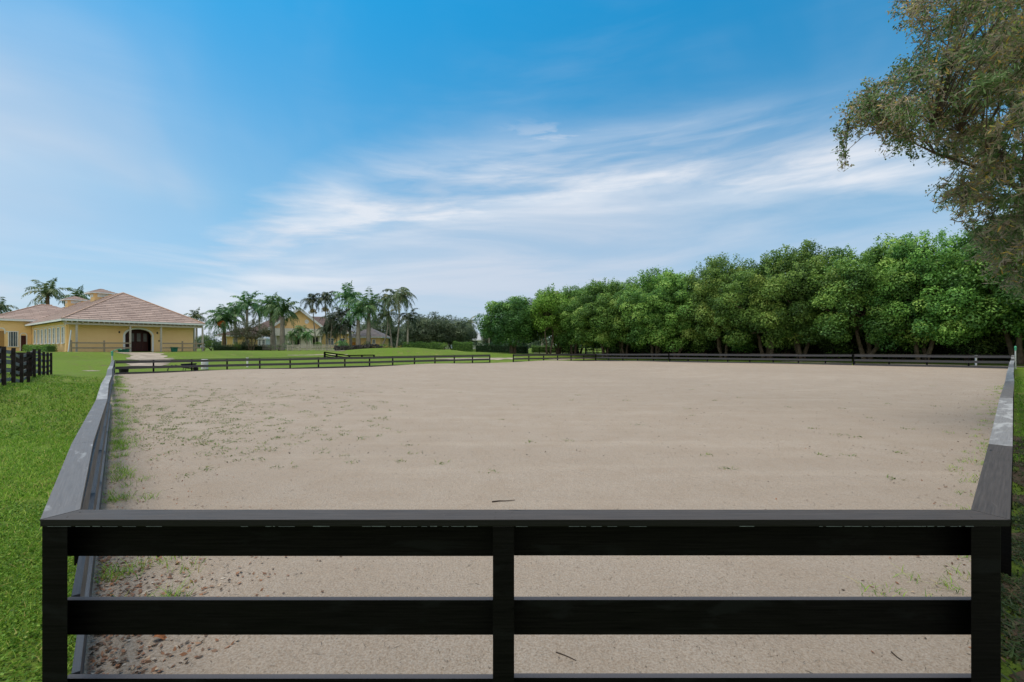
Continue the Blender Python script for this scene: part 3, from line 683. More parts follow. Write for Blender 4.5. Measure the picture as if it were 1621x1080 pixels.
for k in range(4):
    w4 = (DX1 - DX0) / 4; xc = DX0 + w4 * (k + .5)
    m = MB(); m.box((xc, wy0 + 1.15, 1.35), (w4 - .02, .06, 2.7))
    dr = m.build('door', M['oxblood'], barn)
    if k:
        m = MB(); m.box((xc, wy0 + 1.10, 1.72), (w4 * .55, .03, 1.0)); m.build('pane', plain('dusty_glass', (.16, .175, .17), (.10, .11, .11), 3, .3), dr)
    m = MB(); [m.box((xc, wy0 + 1.11, z), (w4 - .12, .02, .06)) for z in (.15, 1.1, 2.3)]; m.build('door_rail', M['oxblood'], dr)
m = MB(); r0, r1 = hip(m, 0, BW_, 0, BD_, EZ, RZ_); rf = m.build('roof', M['tile'], barn)
m = MB(); ridge_caps(m, [((0, 0, EZ), r0), ((BW_, 0, EZ), r0), ((0, BD_, EZ), r1), ((BW_, BD_, EZ), r1), (r0, r1)]); m.build('ridge_tiles', plain('orange_ridge', (.50, .33, .24), (.36, .23, .17), 3), rf)
m = MB(); fascia(m, 0, BW_, 0, BD_, EZ, .20); m.build('fascia', M['white'], barn)
# two cupolas on the ridge
for cy in (17.0, 32.5):
    m = MB(); cx_ = BW_ / 2; m.box((cx_, cy, RZ_ + .0), (1.9, 1.9, 1.3)); cu = m.build('cupola', M['stucco'], barn)
    m = MB(); hip(m, cx_ - 1.5, cx_ + 1.5, cy - 1.5, cy + 1.5, RZ_ + .70, RZ_ + 1.36, .3); m.build('cupola_roof', M['tile'], cu)
    m = MB(); fascia(m, cx_ - 1.5, cx_ + 1.5, cy - 1.5, cy + 1.5, RZ_ + .70, .14, .04); m.build('cupola_trim', M['white'], cu)
    m = MB(); m.box((cx_ - .96, cy, RZ_ + .3), (.03, 1.2, .45)); m.box((cx_, cy - .96, RZ_ + .3), (1.2, .03, .45)); m.build('louvre', M['white'], cu)
# porch: beam, rafter tails, posts
m = MB(); m.beam((.25, .3, EZ - .47), (BW_ - .1, .3, EZ - .47), .12, .2); m.beam((.25, .58, EZ - .47), (BW_ - .1, .58, EZ - .47), .05, .18); m.build('porch_beam', M['greywood'], barn)
for k in range(30):
    x = .35 + k * (BW_ - .6) / 29; m = MB(); m.box((x, .85, EZ - .29), (.07, 1.7, .15)); m.build('rafter', M['greywood'], barn)
for x in (1.25, 5.93, 8.95, BW_ - .12):
    m = MB(); m.box((x, .44, (EZ - .58) / 2 - .15), (.17, .17, EZ - .58 + .3)); m.build('porch_post', M['greywood'], barn)
for x in (3.5,):
    pass
m = MB(); m.box((BW_ - .35, 2.6, (EZ - .4) / 2 - .15), (.15, .15, EZ - .4 + .3)); m.build('porch_post', M['greywood'], barn)
# windows with shutters along the left side
for k in range(8):
    window(barn, (wx0 - .13, 3.3 + k * 2.35, 1.86), 1.05, 1.75, 'x-', shutters=True, grid=(2, 3))
m = MB(); m.box((wx0 - .14, 11.8, 3.0), (.03, 19.8, .1)); m.build('wall_band', M['offwhite'], barn)
m = MB(); m.box((DX0 - .55, wy0 - .17, 2.3), (.12, .1, .22)); m.build('lamp', M['blackrubber'], barn)
m = MB(); m.box((DX1 + .55, wy0 - .17, 2.3), (.12, .1, .22)); m.build('lamp', M['blackrubber'], barn)
m = MB(); m.box((DX1 + .75, wy0 - .15, 1.3), (.16, .05, .16)); m.build('switch_box', M['blackrubber'], barn)
# wing to the left, higher eave
WZ = 4.3; wxa, wxb, wya, wyb = -3.3, 9.0, 21.9, 33.0
m = MB(); m.box(((wxa + .5 + wx0) / 2 - .07, wya + .7, WZ / 2 - .15), (wx0 - wxa - .65, .25, WZ + .1)); m.box((wxa + .55, wya + 5.5, WZ / 2 - .15), (.25, 9.3, WZ + .1)); m.box(((wxa + wxb) / 2, wyb - .8, WZ / 2), (wxb - wxa - 1, .25, WZ)); m.build('wing_wall', M['stucco'], barn)
m = MB(); r0w, r1w = hip(m, wxa, wxb, wya, wyb, WZ, 6.75); wr = m.build('wing_roof', M['tile'], barn)
m = MB(); ridge_caps(m, [((wxa, wya, WZ), r0w), ((wxa, wyb, WZ), r0w), (r0w, r1w)]); m.build('ridge_tiles', bpy.data.materials['orange_ridge'], wr)
m = MB(); fascia(m, wxa, 2.6, wya, wyb, WZ, .26); m.build('wing_fascia', M['white'], barn)
window(barn, (-1.05, wya + .57, 1.6), .95, 1.95, 'y-', grid=(4, 1))
m = MB(); m.box((-.1, wya + .55, 1.05), (.46, .05, 2.1)); dr = m.build('side_door', M['oxblood'], barn)
m = MB(); arch_trim(m, -.36, .16, wya + .54, -.1, 2.1, .3, .1); m.build('door_surround', M['white'], dr)
m = MB(); m.box((-2.1, wya + .55, 1.25), (.45, .04, 2.9)); nk = m.build('niche', plain('tan_stucco', (.42, .24, .09), (.36, .2, .075), 1, .9), barn)
m = MB(); arch_trim(m, -2.33, -1.87, wya + .54, 2.3, 2.7, .3, .12); m.build('niche_trim', M['white'], nk)
m = MB(); m.box((-2.5, wya + .56, 2.6), (.5, .05, .16)); m.box((-1.5, wya + .56, 2.6), (.5, .05, .16)); m.build('wall_band', M['offwhite'], barn)
# low end bay
m = MB(); m.box((-5.2, wya + 5.5, 1.5), (4.1, 7, 3.4)); m.build('end_bay', M['stucco'], barn)
m = MB(); hip(m, -8, -2.6, wya + 1.2, wya + 9.6, 3.25, 4.8); eb = m.build('end_bay_roof', M['tile'], barn)
m = MB(); fascia(m, -8, -2.85, wya + 1.2, wya + 9.6, 3.25, .2); m.build('fascia', M['white'], eb)
window(barn, (-3.6, wya + 1.98, 1.4), .7, 1.9, 'y-', grid=(2, 2))

Mb = barn.matrix_basis.copy() if False else Matrix.Translation(Vector((-48.5, 49.0, BZ))) @ Matrix.Rotation(math.atan2(.809, .588), 4, 'Z')
def BL(x, y, z=0): return Mb @ Vector((x, y, z))
# hitching rails in front of the barn
def porch_rail(label, xs, posts):
    o = BL(xs[0], .1, 0); root = thing('hitching_rail', label, 'fence', o, barn.rotation_euler.z, 'brown timber rails at the barn porch')
    for x in posts:
        m = MB(); m.box((x - xs[0], 0, .55), (.14, .14, 1.45)); m.build('post', M['brownwood'], root)
    for z in (.98, .42):
        m = MB(); m.beam((0, -.09, z), (xs[1] - xs[0], -.09, z), .04, .16); m.build('rail', M['brownwood'], root)
porch_rail('brown timber rail on the barn porch left of the arched door', (.75, 5.9), (.75, 3.5))
porch_rail('brown timber rail on the barn porch right of the arched door', (8.98, BW_ - .1), (11.1, 12.6))
# things around the barn
def bin_box(label, name, loc, rz, d, mat, cat='box'):
    root = thing(name, label, cat, loc, rz); m = MB(); w_, dd, h_ = d; t = .03
    top = [(-w_ / 2, -dd / 2, h_), (w_ / 2, -dd / 2, h_), (w_ / 2, dd / 2, h_), (-w_ / 2, dd / 2, h_)]; s_ = .82
    bot = [(x * s_, y * s_, 0) for x, y, z in top]
    for i in range(4):
        j = (i + 1) % 4; m.face([bot[i], bot[j], top[j], top[i]])
    m.face(bot[::-1]); m.build('body', mat, root)
    m = MB(); m.box((0, 0, h_ + .025), (w_ + .06, dd + .06, .05)); m.build('lid', mat, root)
    m = MB(); m.beam((-w_ * .25, -dd / 2 - .04, h_ * .8), (w_ * .25, -dd / 2 - .04, h_ * .8), .04, .04); m.build('handle', M['blackrubber'], root)
    return root
p = BL(5.0, -.8); bin_box('low green plastic feed tub on grass beside the barn door', 'feed_tub', (p.x, p.y, BZ - .08), .9, (1.0, .5, .32), M['greenplastic'], 'tub')
p = BL(10.0, -.6); bin_box('dark green square storage box on grass right of the barn door', 'storage_box', (p.x, p.y, BZ - .08), .95, (.62, .55, .55), M['greenplastic'])
pb = P(108, 558, 49.2); q = P(112.6, 523, 49.9); m = MB(tuple(pb)); m.beam(pb, q, .06, .22); tag(m.build('plank', M['white']), 'white plank leaning upright against the left front corner of the barn', 'plank')
m = MB(tuple(BL(4.4, wy0))) 
# clipped hedge along the barn's left side
# ---------------------------------------------------------------- leaf machinery
def cards(C, Nrm, L_, W_, r_=rng, spread=.8, droop=0):
    """diamond leaf cards at C facing roughly Nrm; returns V,F"""
    n = len(C); Nn = Nrm + r_.normal(0, spread, (n, 3)); Nn /= np.linalg.norm(Nn, axis=1, keepdims=True) + 1e-9
    T = r_.normal(0, 1, (n, 3)); T[:, 2] -= droop; T -= (T * Nn).sum(1, keepdims=True) * Nn; T /= np.linalg.norm(T, axis=1, keepdims=True) + 1e-9
    B_ = np.cross(Nn, T); L_ = np.broadcast_to(L_, (n,))[:, None] * r_.uniform(.6, 1.3, (n, 1)); W_ = np.broadcast_to(W_, (n,))[:, None] * r_.uniform(.7, 1.2, (n, 1))
    V = np.stack([C - T * L_ / 2, C + B_ * W_ / 2 - Nn * W_ * .12, C + T * L_ / 2, C - B_ * W_ / 2 - Nn * W_ * .12], 1).reshape(-1, 3)
    return V, np.arange(4 * n).reshape(n, 4)
def sph(n, r_=rng):
    v = r_.normal(0, 1, (n, 3)); return v / np.linalg.norm(v, axis=1, keepdims=True)
def clump_points(centres, radii, per, r_=rng, up=.35, shell=.7):
    C = []; Nn = []; T = []
    for (c, rad) in zip(centres, radii):
        k = int(per * rad * rad); d = sph(k, r_); d[:, 2] += up * r_.uniform(0, 1, k); d /= np.linalg.norm(d, axis=1, keepdims=True)
        rr = rad * r_.uniform(shell, 1.08, (k, 1)) * np.array([1, 1, .78])
        C.append(np.asarray(c) + d * rr); Nn.append(d + np.array([0, 0, .5])); T.append(np.full(k, r_.normal(0, .18)) + .12 * d[:, 2])
    return np.vstack(C), np.vstack(Nn), np.concatenate(T)
def limb_pts(a, b, sag=0, n=5, wob=.1):
    a = Vector(a); b = Vector(b); L_ = (b - a).length
    return [a.lerp(b, i / n) + Vector((random.uniform(-1, 1), random.uniform(-1, 1), random.uniform(-.5, .5))) * wob * L_ / 8 * (0 < i < n) + Vector((0, 0, sag * 4 * (i / n) * (1 - i / n))) for i in range(n + 1)]
def broad_tree(name, seed, h_, rx, ry, zc, rzc, nclump, crad, per, leaf, leafmat_, bark, stems=3, trunk_r=.22, fork=1.0, low=.0, sprigs=10, tbase=.42, gap=.0):
    """tree standing at the origin: returns its root Empty (> trunk, crown)"""
    r_ = np.random.default_rng(seed); random.seed(seed)
    root = thing(name, '', 'tree')
    cen = []; rad = []
    while len(cen) < nclump:
        d = sph(1, r_)[0]
        if d[2] < -.75 + low: continue
        s_ = r_.uniform(.3, 1.1) ** .5 * (1 + .10 * math.sin(3 * math.atan2(d[1], d[0]) + seed))
        cen.append((d[0] * rx * s_, d[1] * ry * s_, zc + d[2] * rzc * s_)); rad.append(r_.uniform(crad * .65, crad * 1.25))
    cen = np.array(cen); rad = np.array(rad)
    C, Nn, T = clump_points(cen, rad, per, r_)
    # sprigs poking out of the top
    sp = []; sn = []
    for _ in range(sprigs):
        d = sph(1, r_)[0]; d[2] = abs(d[2]) * 1.3 + .3; d /= np.linalg.norm(d); p0 = np.array([0, 0, zc]) + d * np.array([rx, ry, rzc]) * .98
        for k in range(46): sp.append(p0 + d * r_.uniform(0, crad * 1.1) + r_.normal(0, .16 * crad, 3)); sn.append(d)
    if sp: C = np.vstack([C, sp]); Nn = np.vstack([Nn, sn]); T = np.concatenate([T, np.full(len(sp), .1)])
    V, Fc = cards(C, Nn, leaf, leaf * .62, r_, .55)
    tint = np.clip(.45 + T + r_.normal(0, .11, len(Fc)), 0, 1)
    mesh_np('crown', V, Fc, leafmat_, root, tint)
    m = MB(); idx = r_.permutation(nclump)
    for s_ in range(stems):
        a = 2 * math.pi * s_ / stems + seed; sx = .25 * (stems > 1)
        base = Vector((math.cos(a) * sx, math.sin(a) * sx, -.3)); fk = Vector((math.cos(a) * (sx + fork * .5), math.sin(a) * (sx + fork * .5), zc - rzc * tbase - rzc * .35))
        m.tube(limb_pts(base, fk, 0, 4, .3), np.linspace(trunk_r * 1.25, trunk_r * .75, 5), 8)
        mine = [i for i in idx if i % stems == s_][:9]
        for i in mine:
            m.tube(limb_pts(fk, cen[i] * .92 + np.array([0, 0, zc * .0]), .3, 4, .35), np.linspace(trunk_r * .6, .03, 5), 5)
    m.build('trunk', bark, root, smooth=True)
    return root
def place(root, xyz, rz, sc, label, group=None, first=[None]):
    root.location = xyz; root.rotation_euler = (0, 0, rz); root.scale = sc if hasattr(sc, '__len__') else (sc,) * 3
    root['label'] = label
    if group: root['group'] = group
def hedge(name, label, pts2, hgt, wid, mat, per=220, leaf=.13, cat='hedge', group=None, zoff=-.05, rough=.10, core=.84):
    """clipped hedge along plan points"""
    r_ = np.random.default_rng(len(pts2) * 31 + int(hgt * 97) + int(abs(pts2[0][0]) * 13)); a0 = pts2[0]; o3 = Vector((a0[0], a0[1], H(*a0) + zoff))
    C = []; Nn = []; m = MB(o3)
    for i in range(len(pts2) - 1):
        a, b = Vector(pts2[i]), Vector(pts2[i + 1]); e = (b - a).normalized(); nn_ = Vector((-e.y, e.x)); Ln = (b - a).length
        k = int(per * Ln * (2 * hgt + wid)); t = r_.uniform(-.15, Ln + .15, k); s_ = r_.uniform(0, 2 * hgt + wid, k)
        side = np.where(s_ < hgt, -1, np.where(s_ > hgt + wid, 1, 0)); z = np.where(side == -1, s_, np.where(side == 1, 2 * hgt + wid - s_, hgt)); off_ = np.where(side == 0, s_ - hgt - wid / 2, side * wid / 2)
        lump = 1 + .12 * np.sin(t * 1.7 + i) + .08 * np.sin(t * 4.1 + z * 2); off_ = off_ * lump; z = z * (1 + .05 * np.sin(t * 2.3 + 1) + .03 * np.sin(t * 6.1))
        X_ = a.x + e.x * t + nn_.x * off_; Y_ = a.y + e.y * t + nn_.y * off_; zg = HH(X_, Y_) + zoff
        C.append(np.column_stack([X_, Y_, zg + z]) + r_.normal(0, rough, (k, 3)))
        Nn.append(np.column_stack([nn_.x * side, nn_.y * side, np.where(side == 0, 1.5, .4)]))
        for q in range(max(1, int(Ln / 1.2))):
            t0, t1 = Ln * q / max(1, int(Ln / 1.2)), Ln * (q + 1) / max(1, int(Ln / 1.2)) - .01; c = a + e * (t0 + t1) / 2; zg = H(c.x, c.y) + zoff
            m.box((c.x, c.y, zg + hgt * core / 2 - .1), (t1 - t0, wid * (core - .1), hgt * core + .2), math.atan2(e.y, e.x))
    C = np.vstack(C); Nn = np.vstack(Nn); V, Fc = cards(C - np.array(o3), Nn, leaf, leaf * .6, r_, .7)
    V2 = np.array(m.v); base = len(V); F2 = np.array(m.f) + base
    V = np.vstack([V, V2]); Fc = np.vstack([Fc, F2]); tint = np.concatenate([np.clip(r_.normal(.5, .2, base // 4), 0, 1), np.full(len(F2), .0)])
    o = mesh_np(name, V, Fc, mat, None, tint, o3); tag(o, label, cat, group); return o
def shrub(name, label, loc, rad, mat, per=260, leaf=.12, cat='shrub', group=None, n=9, seed=1):
    r_ = np.random.default_rng(seed); rx, ry, rz_ = rad; cen = []; rr = []
    for _ in range(n):
        d = sph(1, r_)[0]; d[2] = abs(d[2]); cen.append((d[0] * rx * .6, d[1] * ry * .6, rz_ * (.42 + .42 * d[2]))); rr.append(min(rx, rz_) * r_.uniform(.4, .6))
    C, Nn, T = clump_points(cen, rr, per, r_, .5, .6); C[:, 2] = np.maximum(C[:, 2], .03); V, Fc = cards(C, Nn, leaf, leaf * .6, r_)
    root = thing(name, label, cat, loc, 0, group); mesh_np('foliage', V, Fc, mat, root, np.clip(.45 + T + r_.normal(0, .17, len(Fc)), 0, 1))
    m = MB(); 
    for c in cen[:5]: m.tube(limb_pts((0, 0, -.1), Vector(c) * .9, 0, 3, .2), [.05, .04, .03, .015], 5)
    m.build('stem', M['barkdark'], root); return root

# ---------------------------------------------------------------- palms
def palm(seed, h_, kind='royal', lean=(0, 0), wind=0.0, nf=15, fl=3.4, tr=.24, mat='leaf_palm', clusters=False, root=None, curve=0, fruit=False):
    r_ = np.random.default_rng(seed); root = thing('palm_tree', '', 'palm tree')
    top = Vector((lean[0], lean[1], h_)); pts_ = []
    for i in range(9):
        t = i / 8; pts_.append(Vector((lean[0] * t + curve * math.sin(math.pi * t), lean[1] * t, -.3 + (h_ + .3) * t)))
    if kind == 'royal': rad = [tr * (1.25 - .2 * t + .12 * math.sin(3.1 * t * 2)) if t < .6 else tr * (1.1 - .35 * (t - .6)) for t in [i / 8 for i in range(9)]]
    else: rad = [tr * (1.3 if i == 0 else 1 - .35 * i / 8) for i in range(9)]
    m = MB(); m.tube(pts_, rad, 10); m.build('trunk', M['palmbark'] if kind != 'date' else M['palmbrown'], root, smooth=True)
    if kind == 'royal':
        m = MB(); m.tube([top, top + Vector((0, 0, .6)), top + Vector((0, 0, 1.3))], [tr * .8, tr * .75, tr * .35], 10); m.build('crownshaft', M['shaft'], root, smooth=True); hub = top + Vector((0, 0, 1.2))
    else: hub = top
    Vs = []; Fs = []; Ts = []; nb = 0
    def quad(a, b, c, d, t):
        nonlocal nb
        Vs.extend([a, b, c, d]); Fs.append((nb, nb + 1, nb + 2, nb + 3)); Ts.append(t); nb += 4
    for k in range(nf):
        az_ = 2 * math.pi * k * .382 + r_.uniform(-.3, .3); u = (k + .5) / nf; pitch = R(84 - 92 * u ** .9) + r_.uniform(-.12, .12)
        if kind == 'coco': pitch -= .12
        L_ = fl * 1.2 * r_.uniform(.82, 1.1) * (.8 if k < 2 else 1); d = Vector((math.cos(az_) * math.cos(pitch) + wind * .55, math.sin(az_) * math.cos(pitch), math.sin(pitch))).normalized()
        p = hub.copy(); seg = 9; droop = (.16 + .10 * (1 - math.sin(max(pitch, 0)))) * (1.25 if kind == 'coco' else 1); tb = r_.normal(.45, .16); prev = None
        for s_ in range(seg + 1):
            t = s_ / seg; sd_ = d.cross(Vector((0, 0, 1)))
            sd_ = sd_.normalized() if sd_.length > .05 else Vector((math.sin(az_), -math.cos(az_), 0)); upv = sd_.cross(d).normalized()
            if prev is not None:
                w_ = .035 * (1 - t) + .012; quad(prev[0] - prev[1] * w_, prev[0] + prev[1] * w_, p + sd_ * w_, p - sd_ * w_, .75)
                for q in range(3):                     # leaflets
                    bp = prev[0].lerp(p, (q + r_.uniform(0, 1)) / 3); ll = fl * .29 * math.sin(math.pi * min(1, .16 + .8 * t)) * r_.uniform(.8, 1.15)
                    for sg in (-1, 1):
                        dr_ = (sd_ * sg * .8 + d * .55 + upv * r_.uniform(-.1, .5) - Vector((0, 0, r_.uniform(.25, .75))) + Vector((wind * .3, 0, 0))).normalized(); e1 = bp + dr_ * ll * .5; e2 = bp + dr_ * ll - Vector((0, 0, ll * .18)); ww = d * (.10 * fl / 3.6)
                        quad(bp, e1 - ww, e2, e1 + ww, min(1, max(0, tb + r_.normal(0, .15))))
            prev = (p.copy(), sd_.copy()); p = p + d * L_ / seg; d = (d - Vector((0, 0, droop * (1 + t))) + Vector((wind * .09, 0, 0))).normalized()
    mesh_np('crown', [tuple(v) for v in Vs], Fs, M[mat], root, Ts)
    if clusters:
        C = sph(420, r_) * np.array([.85, .85, .6]) * r_.uniform(.3, 1, (420, 1)); C[:, 2] -= np.abs(C[:, 0]) * .6; C += np.array([*(pts_[7])]) + np.array([0, 0, -.75]); V, Fc = cards(C, C * 0 + 1, .34, .12, r_, 1, 2); mesh_np('seed_cluster', V, Fc, M['seed'], root)
    if fruit:
        C = sph(420, r_) * .85 * r_.uniform(.3, 1, (420, 1)); C[:, 2] *= .8; C += np.array([.6, -1.6, h_ - .9]); V, Fc = cards(C, C * 0 + 1, .26, .22, r_, 1); mesh_np('fruit_cluster', V, Fc, M['fruit'], root)
    return root
def put_palm(label, cx, cy, bx, d, base_y=549, **kw):
    """palm whose crown hub is seen at (cx,cy) and whose foot is seen at column bx"""
    b = Vector((*XY(bx, d), 0)); b.z = H(b.x, b.y); hub = P(cx, cy, d); kind = kw.get('kind', 'royal')
    h_ = hub.z - b.z - (1.2 if kind == 'royal' else 0); lean = (hub.x - b.x, 0)
    r0_ = palm(int(cx * 7 + cy), h_, lean=lean, **kw); r0_.location = b; r0_['label'] = label; r0_['group'] = 'palm trees beyond the arena'
    return r0_
put_palm('tall palm with drooping heavy fronds behind the barn roof, left of both cupolas', 75, 466, 78, 84, fl=4.0, tr=.38, nf=13, mat='leaf_coco', kind='date', wind=.05)
put_palm('shorter palm behind the barn roof between the two cupolas', 124, 472, 124, 88, fl=3.3, tr=.3, nf=12, mat='leaf_palm')
put_palm('brownish palm half cut off by the left edge of the photo', -4, 488, -6, 80, fl=3.2, tr=.3, mat='leaf_coco', kind='coco')
put_palm('small palm peeking over the right end of the barn roof', 311, 502, 311, 110, fl=3.0, tr=.22, mat='leaf_coco')
put_palm('full round date palm with an orange fruit cluster right of the barn', 355, 507, 355, 92, fl=4.3, tr=.4, nf=26, kind='date', mat='leaf_palm', fruit=True)
put_palm('leaning green palm rising just above the date palm', 372, 494, 374, 98, fl=3.6, tr=.25)
put_palm('tall green royal palm, first to top the small olive tree', 391, 482, 391, 95, fl=3.9, tr=.25, nf=17)
put_palm('brown-tinged palm between two green royal palms left of the gabled house', 410, 490, 411, 99, fl=3.2, tr=.22, mat='leaf_coco', kind='coco', nf=17)
put_palm('royal palm with fat pale trunk beside the left slope of the gable', 430, 487, 433, 90, fl=3.9, tr=.42, nf=20)
put_palm('royal palm with fat grey trunk directly in front of the left half of the gable', 447, 492, 447, 87, fl=4.1, tr=.38, nf=20)
put_palm('slender palm with curled fronds and a seed cluster above the gable peak', 494, 475, 501, 92, fl=3.1, tr=.13, kind='coco', clusters=True, mat='leaf_palmdark', nf=13)
put_palm('slender straight palm with yellow seed cluster just right of the gable peak', 515, 472, 517, 93, fl=3.3, tr=.15, kind='coco', clusters=True, mat='leaf_palmdark', nf=13, wind=.12)
put_palm('tallest green palm, right of the gabled house', 552, 473, 556, 92, fl=4.4, tr=.22, nf=17)
put_palm('royal palm with pale trunk standing before the left side of the small square cottage', 567, 497, 567, 86, fl=3.5, tr=.34, nf=18)
put_palm('royal palm with pale trunk and spiky top standing before the middle of the small cottage', 584, 486, 583, 87, fl=4.0, tr=.33, nf=20)
put_palm('bushy palm with bent thin trunk right of the cottage', 613, 499, 600, 88, fl=3.0, tr=.16, kind='coco', mat='leaf_coco', curve=.7, nf=13)
put_palm('straight dark-trunked palm in the windblown group right of the cottage', 613, 475, 621, 90, fl=3.3, tr=.2, kind='coco', mat='leaf_coco', nf=16, wind=.15)
put_palm('tallest windblown palm with fronds swept right, on the grass rise', 631, 470, 627, 86, fl=4.1, tr=.18, kind='coco', mat='leaf_coco', wind=.35, nf=19, curve=.3)
put_palm('short pale-trunked palm at the left end of the long green hedge', 646, 503, 645, 84, fl=3.0, tr=.2, kind='coco', mat='leaf_palmdark', nf=14)
put_palm('distant small palm above the white house roof', 742, 512, 742, 125, fl=3.4, tr=.2, kind='coco', mat='leaf_coco')
put_palm('pale palm trunk beside the left edge of the round tree', 774, 522, 774, 104, fl=2.8, tr=.26, kind='coco', mat='leaf_coco')
put_palm('thin pale-trunked palm behind the gateway, right of the round tree', 859, 520, 858, 110, fl=2.6, tr=.24, kind='royal', mat='leaf_palm')
put_palm('thicker pale-trunked palm under the first tree of the row', 877, 517, 877, 108, fl=2.6, tr=.26, kind='royal', mat='leaf_palm')
for k, (cx_, cy_, bx_, d_, lb) in enumerate([(526, 505, 522, 88, 'dark clustered palm beside the right slope of the gable'), (541, 497, 537, 89, 'dark many-fronded palm between the gabled house and the tallest green palm'),
        (549, 513, 546, 86, 'low dark palm in front of the right house wing'), (519, 521, 519, 90, 'short dark palm against the right gable corner'), (536, 520, 530, 90, 'dark low palm before the house wing windows')]):
    put_palm(lb, cx_, cy_, bx_, d_, fl=2.8, tr=.11, kind='coco', mat='leaf_palmdark', nf=16)
for k, (cx_, cy_, d_, lb) in enumerate([(475, 522, 83, 'tall banana plant in the middle of the clump before the gable'), (463, 531, 82, 'left leafy banana plant before the porch'), (486, 530, 82, 'right banana plant beside the slender palm foot'), (541, 545, 82, 'small spiky palm in the shrub bed by the house wing')]):
    q = put_palm(lb, cx_, cy_, cx_, d_, fl=1.9, tr=.12, kind='coco', mat='leaf_palm', nf=15); q.name = 'banana_plant' if k < 3 else 'palm_shrub'; q['category'] = 'plant'; del q['group']

# ---------------------------------------------------------------- houses beyond the lawn
def box_wall(root, x0, x1, y0, y1, z1, mat, name='wall'):
    m = MB(); m.box(((x0 + x1) / 2, (y0 + y1) / 2, z1 / 2 - .3), (x1 - x0, y1 - y0, z1 + .6)); return m.build(name, mat, root)
def opening(root, x, y, z, w_, h_, mat, name): m = MB(); m.box((x, y, z), (w_, .06, h_)); return m.build(name, mat, root)
D = 105.0; hc = P(471, 549, D); hc.z = H(hc.x, hc.y) + .2; K = D / F
house = thing('gabled_house', 'large yellow house with a broad front gable and grey-brown roof behind the palms', 'house', hc, R(25)); house.scale = (.9, 1, 1)
X_ = lambda px: (px - 471) * K; Zp = lambda py: CAMZ - (py - HY) * K - hc.z
box_wall(house, X_(432), X_(510), 0, 8, Zp(519), M['offwhite'], 'porch_wall')
m = MB(); gx0, gx1, gz0, gz1, gxm = X_(430), X_(513), Zp(520), Zp(490), X_(474)
m.face([(gx0, -.03, gz0), (gx1, -.03, gz0), (gxm, -.03, gz1)]); m.face([(gx0, .3, gz0), (gxm, .3, gz1), (gx1, .3, gz0)]); m.face([(gx0, -.03, gz0), (gx0, .3, gz0), (gx1, .3, gz0), (gx1, -.03, gz0)]); m.build('gable', M['stucco2'], house)
m = MB(); slope(m, (gxm, -.9, gz1 + .5), (gxm, 10, gz1 + .5), (gx0 - .8, 10, gz0 - .15), (gx0 - .8, -.9, gz0 - .15)); slope(m, (gxm, -.9, gz1 + .5), (gxm, 10, gz1 + .5), (gx1 + .8, 10, gz0 - .15), (gx1 + .8, -.9, gz0 - .15)); gr_ = m.build('gable_roof', M['tile2'], house)
m = MB(); m.beam((gxm, -.95, gz1 + .36), (gx0 - .8, -.95, gz0 - .3), .08, .34, (0, -1, 0)); m.beam((gxm, -.95, gz1 + .36), (gx1 + .8, -.95, gz0 - .3), .08, .34, (0, -1, 0)); 
m = MB()
for gx in (gx0 - .8, gx1 + .8):
    m.face([(gxm, -.96, gz1 + .5), (gx, -.96, gz0 - .15), (gx, -.96, gz0 - .75), (gxm, -.96, gz1 - .2)]); m.face([(gxm, -.88, gz1 + .5), (gxm, -.88, gz1 - .2), (gx, -.88, gz0 - .75), (gx, -.88, gz0 - .15)]); m.face([(gxm, -.96, gz1 - .2), (gx, -.96, gz0 - .75), (gx, -.88, gz0 - .75), (gxm, -.88, gz1 - .2)])
m.build('bargeboard', M['white'], gr_)
m = MB(); m.lathe((0, 0, 0), [(.001, -.05), (.5, -.05), (.5, 0)], 16); vt = m.build('gable_vent', M['white'], house); vt.location = (X_(486), -.06, Zp(509)); vt.rotation_euler = (R(90), 0, 0)
for x in (437, 456, 492, 508): m = MB(); m.tube([(X_(x), -.9, -.3), (X_(x), -.9, Zp(532))], .28, 10); m.build('column', M['offwhite'], house, smooth=True)
m = MB(); m.box((X_(471), -.8, Zp(526.5)), (X_(511) - X_(431), 1.4, Zp(521) - Zp(532))); m.build('porch_beam', M['offwhite'], house)
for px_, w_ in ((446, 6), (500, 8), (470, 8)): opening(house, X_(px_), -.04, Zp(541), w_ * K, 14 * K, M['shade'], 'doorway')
box_wall(house, X_(400), X_(432) - .02, 3, 13, Zp(524), M['stucco2'], 'left_wing'); box_wall(house, X_(510) + .02, X_(560), 2.0, 13, Zp(526), M['stucco2'], 'right_wing')
m = MB(); hip(m, X_(392), X_(566), 1.4, 15, Zp(524), Zp(497)); mr = m.build('roof', M['tile2'], house)
m = MB(); fascia(m, X_(512), X_(566), 1.35, 14, Zp(524), .5); m.build('fascia', M['offwhite'], mr)
for x in (527, 546): window(house, (X_(x), 1.96, Zp(541)), 1.3, 1.6, 'y-')
for x in (409, 420): window(house, (X_(x), 2.96, Zp(541)), 1.5, 1.7, 'y-')
D = 95.0; K = D / F
